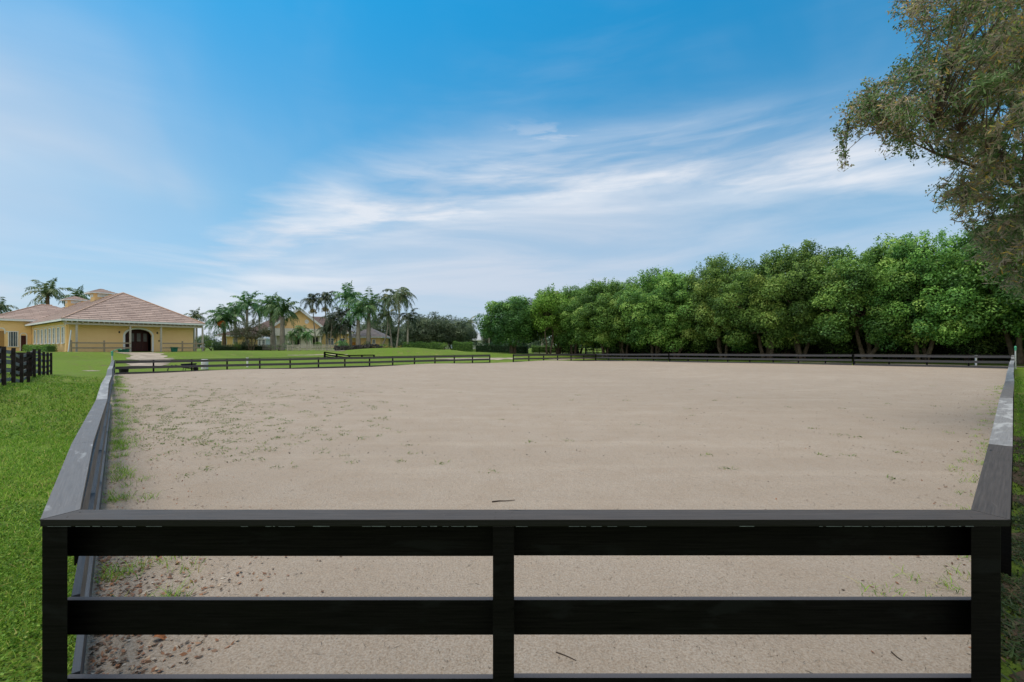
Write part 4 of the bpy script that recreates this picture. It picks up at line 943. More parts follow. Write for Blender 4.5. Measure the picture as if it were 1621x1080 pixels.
def small_house(name, label, pxc, d, x0, x1, ze, zr, mat, rmat, depth=8, eave=.6, windows=(), doors=()):
    global K
    K = d / F; c = P(pxc, 549, d); c.z = H(c.x, c.y); root = thing(name, label, 'house', c)
    Xx = lambda px: (px - pxc) * K; Zz = lambda py: CAMZ - (py - HY) * K - c.z
    box_wall(root, Xx(x0), Xx(x1), 0, depth, Zz(ze) - .02, mat)
    m = MB(); hip(m, Xx(x0) - eave, Xx(x1) + eave, -eave, depth + eave, Zz(ze), Zz(zr)); r_ = m.build('roof', rmat, root)
    m = MB(); fascia(m, Xx(x0) - eave, Xx(x1) + eave, -eave, depth + eave, Zz(ze), .26); m.build('fascia', M['white'], r_)
    for px_, py_, w_, h_ in windows: window(root, (Xx(px_), -.01, Zz(py_)), w_ * K, h_ * K, 'y-')
    for px_, w_, h_, mt in doors: opening(root, Xx(px_), -.04, h_ * K / 2, w_ * K, h_ * K, M[mt], 'door')
    return root
small_house('cottage', 'small square yellow cottage with a grey pyramid roof behind two palm trunks', 579, 94, 556, 602, 533, 517.5, M['stucco2'], M['tile3'], 6.2, .5, ((592, 541, 5, 6),), ((561, 11, 13, 'orange'),))
small_house('guest_house', 'low tan guest house with a grey roof partly hidden by the olive tree', 375, 100, 351, 400, 531, 517, M['stucco2'], M['tile2'], 9, 1.0, ((357, 540, 5, 9), (372, 540, 6, 7)), ((386, 5, 12, 'shade'),))
b_ = small_house('bay_window_room', 'small white glazed room right of the olive tree', 414, 96, 408, 421, 536, 533, M['white'], M['white'], 3, .15, ((411.3, 542, 4, 10), (417.5, 542, 5, 10)))
small_house('white_house', 'white house with pale roof behind the clipped hedge', 752, 118, 742, 768, 538, 526, M['white'], plain('pale_metal_roof', (.5, .52, .55), (.42, .44, .47), 1, .5), 9, .5, ((752, 543, 9, 6),))
small_house('white_shed', 'long low white roof peeking over the hedge left of the white house', 697, 122, 680, 712, 540, 534.5, M['white'], bpy.data.materials['pale_metal_roof'], 7, .4)
small_house('far_house', 'brown-roofed house barely visible behind the tallest trees on the right', 1438, 112, 1405, 1475, 521, 512, M['stucco2'], M['tile'], 9, .8)

# ---------------------------------------------------------------- trees of the row
variants = [broad_tree('ficus_tree', 11 + 7 * k, 13, 5.6, 5.3, 6.75, 5.35, 240, 1.0, 235, .25, M['leaf_row'], M['bark'], stems=3, trunk_r=.2, fork=1.6, low=-.1, sprigs=40, tbase=.25) for k in range(4)]
ords = ['first', 'second', 'third', 'fourth', 'fifth', 'sixth', 'seventh', 'eighth', 'ninth', 'tenth', 'eleventh', 'twelfth', 'thirteenth', 'fourteenth']
rowpos = [55, 50.5, 45.7, 41, 36.3, 31.5, 26.4, 21.5, 16.2, 11.0, 5.6, 0.4, -5.0, -10.5]
for k, s_ in enumerate(rowpos):
    x, y = 45.9 - .687 * s_, 41.8 + .726 * s_
    t = variants[k] if k < 4 else copy_tree(variants[(k * 3 + 1) % 4])
    hsc = (.95, .92, .98, .94, 1.03, .99, 1.08, 1.0, 1.08, 1.04, 1.02, 1.07, 1.04, 1.0)[k]
    jx = (.3, -.6, .9, -.2, .7, -1.0, .4, 1.0, -.7, .5, -.4, .9, 0, .3)[k]; wd_ = (1, .92, 1.1, .95, 1.08, 1.0, .9, 1.12, 1.0, 1.06, .94, 1.08, 1, 1)[k]
    place(t, (x + jx * .7, y - jx * .7, H(x, y) - .1), k * 1.9, (wd_, wd_, hsc), f'green ficus, {ords[k]} from the left in the tree row along the arena', 'ficus row behind the arena')
for k, s_ in enumerate((58, 50, 42, 34, 26, 18, 10, 2, -6, -14)):
    x, y = 45.9 - .687 * s_ + .726 * 10, 41.8 + .726 * s_ + .687 * 10; t = copy_tree(variants[(k * 2 + 1) % 4])
    place(t, (x, y, H(x, y) - .3), k * 2.3 + 1, (1.05, 1.05, .86), f'ficus of the hidden back row, {ords[k]} from the left behind the front trees', 'second ficus row further back')
lime = broad_tree('lime_green_tree', 91, 8, 3.2, 3.0, 6.2, 3.4, 60, 1.1, 150, .33, M['leaf_lime'], M['bark'], stems=2, trunk_r=.14, fork=1.0, sprigs=6)
x, y = XY(869, 77); place(lime, (x, y, H(x, y)), .5, (1, 1, 1.1), 'yellow-green small tree at the left end of the ficus row')
rt = broad_tree('round_tree', 33, 10, 4.9, 4.8, 5.6, 3.75, 190, 1.2, 190, .3, M['leaf_round'], M['bark'], stems=4, trunk_r=.26, fork=1.0, sprigs=2, low=-.15)
x, y = XY(812, 80); place(rt, (x, y, H(x, y)), 1.0, 1.0, 'dense round dark green tree standing alone behind the gateway gap')
# understory behind the row
nU = Vector((.726, .687))
def rowpt(s_, off): return (45.9 - .687 * s_ + nU.x * off, 41.8 + .726 * s_ + nU.y * off)
hedge('hedge', 'tall dark hedge running behind the ficus trunks', [rowpt(-30, 7.5), rowpt(-10, 7.5), rowpt(10, 7.5), rowpt(22, 8), rowpt(33, 8)], 4.4, 2.2, M['leaf_under'], 70, .28, rough=.6)
hedge('hedge', 'second dark hedge under the left half of the ficus row', [rowpt(33.5, 7), rowpt(49, 7)], 3.2, 1.8, M['leaf_under'], 80, .24, rough=.3)
for k, (s_, off_, r1_, r3_, mt) in enumerate([(2, 2.5, 2.4, 2.6, 'leaf_dark'), (8, 3, 2.0, 2.2, 'leaf_dark'), (13.5, 2, 1.6, 1.5, 'leaf_hedge'), (19, 3, 2.2, 2.6, 'leaf_dark'), (25, 2.5, 2.4, 3.0, 'leaf_dark'), (31, 3, 2.0, 2.2, 'leaf_hedge'), (38, 2, 2.2, 2.9, 'leaf_dark'), (44, 3, 2.4, 3.0, 'leaf_dark'), (-4, 3, 2.6, 3.4, 'leaf_dark')]):
    if mt == 'leaf_dark': mt = 'leaf_under'
    x, y = rowpt(s_, off_); o_ = ('first', 'second', 'third', 'fourth', 'fifth', 'sixth', 'seventh', 'eighth')
    lb = {0: 'dark bush under the eleventh ficus trunks', 1: 'dark bush between the tenth and eleventh ficus trunks', 2: 'low bright bush by the ninth ficus trunk', 3: 'dark bush between the eighth and ninth ficus', 4: 'tall dark bush under the seventh ficus', 5: 'light green bush under the sixth ficus', 6: 'tall dark bush at the fifth ficus', 7: 'large dark bush under the third ficus', 8: 'large black-green bush at the right end of the row'}[k]
    shrub('bush', lb, (x, y, H(x, y)), (r1_, r1_, r3_), M[mt], 90, .26, group='undergrowth bushes beneath the ficus row', seed=40 + k)
for k, (s_, off_, h_) in enumerate([(53, 1.5, 2.4), (47.5, 1, 3.2), (43, .8, 2.6), (38.5, 1.2, 3.4), (33.8, .8, 2.8), (28.8, 1.2, 3.4), (23.8, .8, 2.6), (18.6, 1.3, 3.2), (13.6, 1.0, 2.4), (8.4, 1.4, 3.0), (3.0, 1.0, 2.6), (-2.0, 1.2, 3.2)]):
    x, y = rowpt(s_, off_); shrub('bush', f'leafy green thicket between ficus trunks, {ords[k]} thicket from the left', (x, y, H(x, y)), (1.9, 1.5, h_), M['leaf_row'] if k % 3 != 2 and k < 9 else M['leaf_under'], 120, .24, group='undergrowth bushes beneath the ficus row', seed=140 + k)
# far black paddock fence behind the arena
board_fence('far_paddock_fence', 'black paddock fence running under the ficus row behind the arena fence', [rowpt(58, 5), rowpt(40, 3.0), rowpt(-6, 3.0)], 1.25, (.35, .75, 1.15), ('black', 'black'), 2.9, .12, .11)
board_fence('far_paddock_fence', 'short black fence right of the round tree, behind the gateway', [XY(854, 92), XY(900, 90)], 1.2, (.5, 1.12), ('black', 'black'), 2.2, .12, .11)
# oaks
oak = broad_tree('oak_tree', 55, 8, 4.6, 4.0, 4.1, 3.1, 110, 1.15, 130, .3, M['leaf_oak'], M['barkdark'], stems=3, trunk_r=.16, fork=2.0, sprigs=9, low=-.2)
x, y = XY(682, 96); place(oak, (x, y, H(x, y)), 0, (1.05, 1, 1.0), 'grey-green oak nearest the windblown palms', 'oaks behind the long hedge')
o2 = copy_tree(oak); x, y = XY(718, 99); place(o2, (x, y, H(x, y)), 2.1, (1.0, 1, .95), 'grey-green oak in the middle of the oak group', 'oaks behind the long hedge')
o3_ = copy_tree(oak); x, y = XY(664, 104); place(o3_, (x, y, H(x, y)), 4.0, (.8, .8, 1.0), 'oak half hidden behind the short palm at the left of the oak group', 'oaks behind the long hedge')
o4_ = copy_tree(oak); x, y = XY(738, 108); place(o4_, (x, y, H(x, y)), 5.0, (.55, .6, .85), 'smallest oak, beside the white house', 'oaks behind the long hedge')
o5_ = copy_tree(oak); x, y = XY(780, 112); place(o5_, (x, y, H(x, y)), 3.0, (.6, .6, .8), 'thin grey tree showing left of the round tree', 'oaks behind the long hedge')
o6_ = copy_tree(oak); x, y = XY(602, 110); place(o6_, (x, y, H(x, y)), 3.6, (1.1, 1, 1.05), 'dark oak rising behind the small cottage', 'oaks behind the long hedge')
olive = broad_tree('olive_tree', 66, 5, 3.5, 3.0, 3.5, 1.9, 60, .75, 150, .2, M['leaf_olive'], M['bark'], stems=3, trunk_r=.1, fork=1.2, sprigs=10)
x, y = XY(398, 84); place(olive, (x, y, H(x, y)), 0, 1.0, 'thin-leaved olive grey tree with slanting trunk in front of the guest house')
# hedges and shrubs beyond the lawn
hedge('hedge', 'long dark green hedge from the short palm to the oaks', [XY(640, 84), XY(702, 85)], 1.35, 1.4, M['leaf_hedge'], 90, .18, rough=.14)
hedge('hedge', 'bright clipped box hedge in front of the white house', [XY(718, 88), XY(748, 88)], 1.75, 1.3, M['leaf_hedge'], 100, .16)
hedge('hedge', 'dark hedge between the clipped box hedge and the round tree', [XY(755, 89), XY(779, 88), XY(835, 86)], 1.6, 1.6, M['leaf_dark'], 100, .18, rough=.15)
hedge('hedge', 'flat light green hedge behind the gateway, right of the round tree', [XY(842, 100), XY(915, 100)], 1.5, 1.2, M['leaf_hedge'], 90, .16)
hedge('hedge', 'low dark hedge in front of the guest house', [XY(340, 86), XY(385, 86), XY(404, 87), XY(428, 87)], 1.0, 1.1, M['leaf_dark'], 100, .16)
p0, p1 = BL(-.35, 3.0), BL(-.35, 17.5)
hedge('hedge', 'low clipped hedge under the barn side windows', [(p0.x, p0.y), (p1.x, p1.y)], .75, .8, M['leaf_hedge'], 160, .13, zoff=0.0, rough=.06)
for lb, px_, d_, rad_, mt, sd_ in [('round bright green shrub in front of the guest house', 375, 84, (1.1, 1.1, 1.55), 'leaf_hedge', 3), ('dark purple-green bush beside the barn porch corner', 335, 80, (2.6, 2.0, 3.2), 'leaf_dark', 4),
        ('round green shrub left of the royal palm trunks', 428, 84, (.75, .75, 1.1), 'leaf_hedge', 5), ('round shrub between the two fat palm trunks', 441, 84, (.7, .7, 1.1), 'leaf_hedge', 6),
        ('broad green bush under the olive tree', 393, 86, (1.6, 1.4, 1.9), 'leaf_oak', 7), ('leafy bush at the foot of the banana plants', 460, 83, (1.4, 1.2, 1.5), 'leaf_palm', 8), ('green bush right of the banana plants', 505, 84, (1.3, 1.2, 1.4), 'leaf_hedge', 9),
        ('dark spiky bush between the palm trunks before the cottage', 583, 83, (1.1, 1.0, 1.5), 'leaf_dark', 10), ('green bush at the right corner of the cottage', 606, 80, (1.3, 1.1, 1.0), 'leaf_hedge', 11),
        ('low yellow-orange shrub at the foot of the palms on the rise', 616, 76, (.9, .7, .45), 'leaf_yel', 12), ('second yellow shrub on the grass rise, at the tallest windblown palm', 632, 75, (.6, .6, .42), 'leaf_yel', 13),
        ('green bush right of the barn beyond the porch post', 322, 74, (1.6, 1.6, 2.6), 'leaf_hedge', 14), ('rounded bush at the right end of the long hedge', 703, 84, (1.0, 1.0, 1.5), 'leaf_hedge', 15), ('feathery green bush between the palms by the dark rubble', 545, 81, (1.4, 1.0, 1.3), 'leaf_palm', 16),
        ('pale rounded bush behind the flat hedge right of the gateway', 890, 106, (1.5, 1.3, 2.1), 'leaf_oak', 17)]:
    x, y = XY(px_, d_); shrub('shrub', lb, (x, y, H(x, y) - .05), rad_, M[mt], 150, .17, seed=sd_)
# grey plank fence before the house, rubble border
board_fence('plank_fence', 'weathered grey four-plank fence in front of the gabled house', [XY(455, 79), XY(530, 78.5)], 1.0, (.16, .42, .68, .94), ('greywood', 'greywood'), 2.3, .13, .11, side=-1)
board_fence('plank_fence', 'dark post and rail fence beneath the royal palms', [XY(416, 82), XY(455, 80)], 1.05, (.3, .65, .98), ('darkwood', 'rail4'), 2.0, .12, .11, side=-1)
m = MB((*XY(528, 77.5), 0)); r2 = random.Random(3)
for k in range(170):
    px_ = r2.uniform(530, 604); d_ = 77 + r2.uniform(-.6, .6); x, y = XY(px_, d_); s_ = r2.uniform(.15, .42); z = H(x, y) + r2.uniform(0, .75)
    m.box((x, y, z), (s_ * 1.5, s_, s_ * .8), r2.uniform(0, 3))
tag(m.build('stone_wall', M['rock']), 'low dark rubble stone wall in front of the cottage', 'wall')
# small wooden enclosure beyond the arena fence
def ptxy(px, py_b, d): p = P(px, py_b, d); return p
root = thing('ramp_fence', 'separate black two-rail fence with one raised end standing on the lawn', 'fence', P(553, 571, 62)); o3 = root.location.copy()
RT = [(514, 557, 572, 59), (533, 560, 572, 60.5), (553, 562.5, 572, 62), (573, 562, 571.5, 63), (592, 561.8, 571, 64)]
for px_, t_, b_2, d_ in RT:
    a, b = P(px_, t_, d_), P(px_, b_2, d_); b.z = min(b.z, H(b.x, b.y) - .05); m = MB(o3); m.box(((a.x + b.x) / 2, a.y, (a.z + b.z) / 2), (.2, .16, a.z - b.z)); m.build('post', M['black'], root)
for i in range(4):
    for f in (.06, .47, .82):
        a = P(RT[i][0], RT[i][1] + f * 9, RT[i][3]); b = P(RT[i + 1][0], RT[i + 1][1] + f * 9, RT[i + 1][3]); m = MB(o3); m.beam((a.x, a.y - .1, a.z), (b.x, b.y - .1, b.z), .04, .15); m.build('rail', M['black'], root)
# ---------------------------------------------------------------- paths
ribbon('path', M['roadp'], [gp(215, 558.5, 1.9), gp(232, 563, 1.5), gp(246, 571, 1.6), gp(232, 580, 1.2)], .03)
ribbon('path', M['roadp'], [gp(690, 568.5, .5), gp(770, 568.4, 1.4), gp(840, 568, 1.3), gp(905, 567.5, .9), gp(960, 566, .7)], .03)
ribbon('path', M['roadp'], [rowpt(-30, -3.2) + (.5,), rowpt(5, -3.2) + (.5,), rowpt(18, -3.2) + (.4,)], .03)
ribbon('track', M['roadp'], [gp(455, 562.6, .25), gp(500, 562.4, .4), gp(550, 562.6, .2)], .03)
ribbon('gravel_patch', M['roadp'], [gp(545, 555.9, .25), gp(520, 556.0, .3), gp(500, 556.2, .2)], .05)
ribbon('bare_patch', M['roadp'], [gp(130, 587.6, .1), gp(143, 587.8, .35), gp(158, 588, .15)], .02)
ribbon('road', M['roadp'], [(*XY(845, 95), 1.2), (*XY(910, 94), 1.2)], .03)
# ---------------------------------------------------------------- small things along the far rail
def pole(name, label, px, d, py_t, cat='pole', arm=True):
    x, y = XY(px, d); zb = H(x, y); zt_ = P(px, py_t, d).z; root = thing(name, label, cat, (x, y, zb)); hh = zt_ - zb
    m = MB(); m.tube([(0, 0, -.1), (0, 0, hh * .78), (0, 0, hh)], [.045, .045, .04], 10); m.build('pipe', M['whitepipe'], root)
    m = MB(); m.lathe((0, 0, hh - .28), [(.06, 0), (.06, .2), (.075, .2), (.075, .3), (.03, .36)], 12); m.build('valve', M['greenmetal'], root)
    if arm: m = MB(); m.tube([(0, 0, hh), (.12, 0, hh + .12), (.45, .1, hh + .22), (.62, .1, hh + .18)], .028, 8); m.build('hose', M['greenmetal'], root)
    return root
pole('sprinkler_riser', 'white pipe riser with green hose arm at the left far corner of the arena', 177.5, 33.2, 557.5, 'pipe')
pole('sprinkler_riser', 'thin green-topped pipe riser at the right far corner of the arena', 1607.5, 36.4, 549.5, 'pipe', False)
def on_lawn(px, py): return G(px, py)
g = G(196, 592); g.z += .0
tb = thing('water_tub', 'round black rubber tub standing behind the arena fence near the left corner', 'tub', g); m = MB(); m.lathe((0, 0, 0), [(.26, 0), (.31, .42), (.34, .44), (.34, .47), (.29, .47), (.25, .08)], 20); m.build('bowl', M['blackrubber'], tb)
g = G(299, 588); wb = thing('wheelbarrow', 'dark blue wheelbarrow tipped behind the arena fence', 'wheelbarrow', g, .2)
m = MB(); top = [(-.5, -.32, .62), (.45, -.36, .66), (.45, .36, .66), (-.5, .32, .62)]; bot = [(-.25, -.2, .30), (.3, -.2, .30), (.3, .2, .30), (-.25, .2, .30)]
for i in range(4):
    j = (i + 1) % 4; m.face([bot[i], bot[j], top[j], top[i]])
m.face(bot[::-1]); m.build('tray', M['navy'], wb)
m = MB(); m.tube([(.42, 0, .18), (-.3, -.22, .3), (-1.15, -.28, .52)], .022, 8); m.build('handle', M['blackrubber'], wb); m = MB(); m.tube([(.42, 0, .18), (-.3, .22, .3), (-1.15, .28, .52)], .022, 8); m.build('handle', M['blackrubber'], wb)
for s_ in (-.2, .2): m = MB(); m.tube([(-.3, s_, .3), (-.36, s_, 0), (-.2, s_, 0)], .02, 8); m.build('leg', M['blackrubber'], wb)
m = MB(); m.tube([(.5, -.045, .19), (.5, .045, .19)], .19, 18); m.build('wheel', M['blackrubber'], wb)
g = G(280, 588); pt_ = thing('muck_fork', 'black pitchfork lying on the grass left of the wheelbarrow', 'tool', g, .1)
m = MB(); m.tube([(-.3, 0, .42), (.9, 0, .38)], .028, 8); m.build('handle', M['blackrubber'], pt_); m = MB(); m.tube([(-.3, 0, .42), (-.62, 0, .38), (-.72, 0, .05)], .05, 8); m.build('head', M['blackrubber'], pt_)
g = G(324, 585.5); br = thing('white_barrel', 'white plastic barrel standing against the arena fence', 'barrel', g); m = MB(); m.lathe((0, 0, 0), [(.22, 0), (.26, .05), (.26, .28), (.275, .3), (.26, .32), (.26, .58), (.275, .6), (.26, .62), (.25, .86), (.2, .9)], 20); m.build('body', M['white'], br, smooth=False)
g = G(391.5, 581.5); wp = thing('marker_post', 'thin white marker post behind the arena fence', 'post', g); m = MB(); m.box((0, 0, .4), (.14, .08, .8)); m.build('stake', M['white'], wp); m = MB(); m.box((0, 0, .84), (.2, .12, .08)); m.build('cap', M['white'], wp)
x, y = rowpt(-1, -5.0)
g = Vector(XY(1545, 41.5)); mp_ = thing('marker_post', 'small white marker post outside the arena fence near the right corner', 'post', (g.x, g.y, H(g.x, g.y))); m = MB(); m.box((0, 0, .45), (.12, .08, .9)); m.build('stake', M['white'], mp_); m = MB(); m.box((0, 0, .93), (.17, .12, .06)); m.build('cap', M['white'], mp_)
# white jump standards by the row's left end
x, y = XY(936, 88); jp = thing('jump_wing', 'white slatted jump wing standing under the ficus row', 'jump', (x, y, H(x, y)))
for px_ in (-1.0, -.85, 1.0): m = MB(); m.box((px_, 0, .75), (.12, .12, 1.5)); m.build('post', M['white'], jp)
m = MB(); m.box((0, 0, 1.42), (2.4, .3, .14)); m.build('top_board', M['white'], jp)
for z in (.2, .5, .8): m = MB(); m.box((-.2, -.07, z), (1.5, .04, .08)); m.build('slat', M['white'], jp)
# ---------------------------------------------------------------- distant woodland
r_ = np.random.default_rng(5); cen = []; rad = []
for _ in range(620):
    a = r_.uniform(-1.25, 1.25); d_ = r_.uniform(150, 210); x, y = math.tan(a * .8) * d_, d_; px_ = CX + F * x / y
    hgt = 3.2 + 1.6 * math.sin(px_ * .012) + r_.uniform(-.5, 1.0); 
    if 840 < px_: hgt += 1.5
    for z in (0.4, .5): cen.append((x + r_.uniform(-2, 2), y, H(x, y) + hgt * z + .5)); rad.append(hgt * .62)
C, Nn, T = clump_points(cen, rad, 13, r_, .5, .7); V, Fc = cards(C, Nn, .9, .6, r_)
mesh_np('distant_woodland', V, Fc, M['leaf_oak'], None, np.clip(.35 + T + r_.normal(0, .15, len(Fc)), 0, 1)); tag(bpy.data.objects['distant_woodland'], 'low grey-green woods along the horizon behind the houses', 'woods', None, 'stuff')

# ---------------------------------------------------------------- big tree hanging in at top right
sil = [(1415, -5), (1440, -90), (1520, -210), (1700, -330), (1900, -350), (2100, -250), (2250, -50), (2300, 200), (2200, 400), (1950, 485), (1750, 480), (1640, 470), (1590, 445), (1560, 392), (1535, 352), (1502, 326), (1495, 295), (1518, 262), (1492, 225), (1455, 240), (1420, 216), (1385, 198), (1352, 205), (1345, 262), (1332, 262), (1330, 215), (1320, 205), (1336, 185), (1365, 150), (1395, 112), (1440, 82), (1457, 58), (1425, 32)]
sx_ = np.array([p[0] for p in sil], float); sy_ = np.array([p[1] for p in sil], float)
def in_sil(px, py):
    c = False; n = len(sil); j = n - 1
    for i in range(n):
        if (sy_[i] > py) != (sy_[j] > py) and px < (sx_[j] - sx_[i]) * (py - sy_[i]) / (sy_[j] - sy_[i]) + sx_[i]: c = not c
        j = i
    return c
def sil_dist(px, py):
    best = 1e9
    for i in range(len(sil)):
        a = Vector(sil[i]); b = Vector(sil[(i + 1) % len(sil)]); p = Vector((px, py)); e_ = b - a; t = max(0, min(1, (p - a).dot(e_) / e_.length_squared)); best = min(best, (p - (a + e_ * t)).length)
    return best
TX, TY = 19.6, 14.0; big = thing('overhanging_tree', 'large twiggy tree with hanging grey-green foliage leaning in at the top right', 'tree', (TX, TY, H(TX, TY))); tz = H(TX, TY); O3 = np.array([TX, TY, tz])
r_ = np.random.default_rng(77); cl_ = []; tries = 0
while len(cl_) < 620 and tries < 60000:
    tries += 1; on = r_.uniform() < .72; px_ = r_.uniform(1318, 1690) if on else r_.uniform(1690, 2300); py_ = r_.uniform(-60, 480) if on else r_.uniform(-350, 480)
    if not in_sil(px_, py_): continue
    ds = sil_dist(px_, py_); 
    if ds < 5 and r_.uniform() < .6: continue
    half = min(3.6, .35 + ds / 34); d_ = 13.2 + r_.uniform(-1, 1) * half + (px_ < 1480) * -.8
    cl_.append((P(px_, py_, d_), ds, px_, py_))
for px_, py_ in ((1332, 212), (1335, 228), (1336, 243), (1337, 258), (1324, 205), (1345, 190), (1378, 196), (1384, 205), (1440, 236), (1452, 246), (1488, 218), (1497, 290), (1500, 310), (1418, 20), (1425, 40)): cl_.append((P(px_, py_, 12.0), 3, px_, py_))
Cs = []; Ns = []; Ts = []; Ls = []; Dr = []
tw = MB(tuple(O3)); br_ = MB(tuple(O3))
limbs = []
fork = Vector((TX, TY, tz + 4.2))
tips = [P(1345, 190, 12.2), P(1440, 20, 13.2), P(1480, 200, 12.0), P(1470, -60, 13.5), P(1530, 320, 12.5), P(1590, 420, 13), P(1560, 150, 14.5), P(1600, 20, 15.0), P(1620, 300, 11.6), P(1560, 240, 11.3), P(1750, -200, 14), P(1950, -260, 14), P(2150, 0, 14), P(2150, 300, 13), P(1850, 100, 10.5), P(1850, 80, 17.5), P(1700, 430, 12), P(1900, 440, 13)]
for k, tp in enumerate(tips):
    mid = fork.lerp(tp, .45) + Vector((0, 0, 1.2)); ps = []
    for i in range(13):
        t = i / 12; q = fork * (1 - t) ** 2 + mid * 2 * t * (1 - t) + tp * t * t; q += Vector((random.uniform(-1, 1), random.uniform(-1, 1), random.uniform(-1, 1))) * .09 * (i not in (0, 12)); ps.append(q)
    br_.tube(ps, [max(.012, .17 * (1 - i / 12) ** 1.3) for i in range(13)], 7); limbs.append(ps)
allp = [q for ps in limbs for q in ps[3:]]; allpn = np.array([q[:] for q in allp])
for (c, ds, px_, py_) in cl_:
    cn = np.array(c[:]); j = int(np.argmin(((allpn - cn) ** 2).sum(1) + (allpn[:, 0] < cn[0]) * 3.0)); q = allp[j]
    outd = (c - q); outd = outd.normalized() if outd.length > .01 else Vector((-1, 0, 0))
    mid = q.lerp(c, .5) + Vector((0, 0, .15)); br_.tube([q, mid, c], [.02, .013, .006], 4, cap=False)
    rad = r_.uniform(.3, .55) if ds > 12 else (r_.uniform(.2, .3) if ds != 3 else .12); inner = px_ > 1500 and py_ > 40
    grey = r_.uniform() < (.45 if px_ > 1400 else .4)
    nl = int((70 if on else 60) * (rad / .45) ** 2 * (2.0 if px_ < 1690 else .8))
    # sprays: twigs fanning out and down from the cluster centre, with leaves along them
    ns = int(7 + 6 * rad); 
    for s_ in range(ns):
        dd = Vector(sph(1, r_)[0]); dd = (dd * .75 + outd * .35 + Vector((-.25, 0, -.35))).normalized(); ln = rad * r_.uniform(.8, 1.7)
        e1 = c + dd * ln * .5; e2 = e1 + (dd + Vector((0, 0, -.45))).normalized() * ln * .5
        tw.tube([c, e1, e2], [.009, .007, .004], 3, cap=False)
        k = max(5, int(nl * 1.55 / ns)); t = r_.uniform(.15, 1.05, k)[:, None]
        base = np.where(t < .5, np.array(c[:]) * (1 - 2 * t) + np.array(e1[:]) * 2 * t, np.array(e1[:]) * (2 - 2 * t) + np.array(e2[:]) * (2 * t - 1))
        Cs.append(base + r_.normal(0, .055, (k, 3))); Ns.append(r_.normal(0, .6, (k, 3)) + np.array([-.3, -.5, .5])); Ts.append(np.clip((.68 if grey else .25) + r_.normal(0, .2, k) + (r_.uniform(0, 1, k) > .965) * .35, 0, 1))
        Ls.append(np.full(k, .19 if inner else .085)); 
Cs = np.vstack(Cs); Ns = np.vstack(Ns); Ts = np.concatenate(Ts); Ls = np.concatenate(Ls)
V, Fc = cards(Cs - O3, Ns, Ls, Ls * np.where(Ls > .1, .2, .55), r_, .6, .7); mesh_np('crown', V, Fc, M['leaf_fg'], big, Ts)
tw.build('twigs', M['twig'], big); br_.tube([(TX + .2, TY, tz - .3), (TX, TY + .1, tz + 2), fork], [.42, .34, .28], 12); br_.build('trunk', M['bark'], big, smooth=True)

# ---------------------------------------------------------------- grass, weeds, litter
def blades(name, xs, ys, hgt, wid, mat, label, cat, tmean=.5, tsd=.2, flop=.6, lift=0, r_=rng, zf=None):
    n = len(xs); z = HH(xs, ys) + lift; a = r_.uniform(0, 2 * np.pi, n); h_ = hgt * r_.uniform(.5, 1.3, n); lean = r_.normal(0, flop, (n, 2)) * h_[:, None]
    b = np.column_stack([xs, ys, z - .01]); sd_ = np.column_stack([np.cos(a), np.sin(a), 0 * a]) * (wid * r_.uniform(.7, 1.3, n))[:, None] / 2
    mid = b + np.column_stack([lean * .4, h_ * .62]); tip = b + np.column_stack([lean * 1.1, h_ * .92])
    V = np.stack([b - sd_, b + sd_, mid + sd_ * .8, mid - sd_ * .8, tip], 1).reshape(-1, 3); i = np.arange(n)[:, None] * 5
    Fq = np.hstack([i, i + 1, i + 2, i + 3]); Ft = np.hstack([i + 3, i + 2, i + 4, i + 4])
    me_o = None
    tv = np.clip(r_.normal(tmean, tsd, n), 0, 1)
    # triangles: split into one mesh of tris
    T3 = np.vstack([Fq[:, [0, 1, 2]], Fq[:, [0, 2, 3]], Ft[:, :3]])
    o = mesh_np(name, V, T3, mat, None, np.concatenate([tv, tv, tv])); tag(o, label, cat, None, 'stuff'); return o
r_ = np.random.default_rng(21)
def sample(n, f, xr, yr):
    x = r_.uniform(*xr, n); y = r_.uniform(*yr, n); k = f(x, y); return x[k], y[k]
eL = (LC - NL).normalized(); nLo = Vector((-eL.y, eL.x))
def outL(x, y): s_ = (x - NL.x) * eL.x + (y - NL.y) * eL.y; d_ = (x - NL.x) * nLo.x + (y - NL.y) * nLo.y; return s_, d_
def left_zone(x, y, mx_): s_, d_ = outL(x, y); return (d_ > -.10) & (x > -1.22 * y - .9) & (y < mx_)
gx_, gy_ = [], []
for n, yr, xr in ((90000, (1.5, 5), (-7, -2.3)), (110000, (4.5, 11), (-14, -3.5)), (150000, (10, 27), (-33, -8))):
    a, b = sample(n, lambda x, y: left_zone(x, y, 99), xr, yr)
    if xr[0] < -30: kk = r_.uniform(10, 27, len(b)) > b - 4; a, b = a[kk], b[kk]
    cov = np.sin(a * 2.1 + np.sin(b * 1.7) * 2) + np.sin(b * 3.3 + a * 1.3) + .7 * np.sin(a * 7 + b * 5); kk = cov + r_.normal(0, .5, len(a)) > (-1.7 if yr[0] > 4 else -1.15); a, b = a[kk], b[kk]
    gx_.append(a); gy_.append(b)
a, b = sample(110000, lambda x, y: (y < 2.36) | (x < -1.2 * y), (-7, 6.5), (-1.5, 5)); k_ = ~left_zone(a, b, 99) & ~inside(a, b, m=-.02); blades('grass', a[k_], b[k_], .05, .007, M['blade'], 'lawn grass on the viewer side of the near fence', 'grass', .48, .25, .7)
for k, (hh, ww) in enumerate(((.055, .006), (.065, .010), (.085, .020))):
    blades('grass', gx_[k], gy_[k], hh, ww, M['blade'], ('short bright lawn grass beside the near left fence', 'lawn grass further along the left fence', 'lawn grass before the left paddock fence')[k], 'grass', .47, .27, .7)
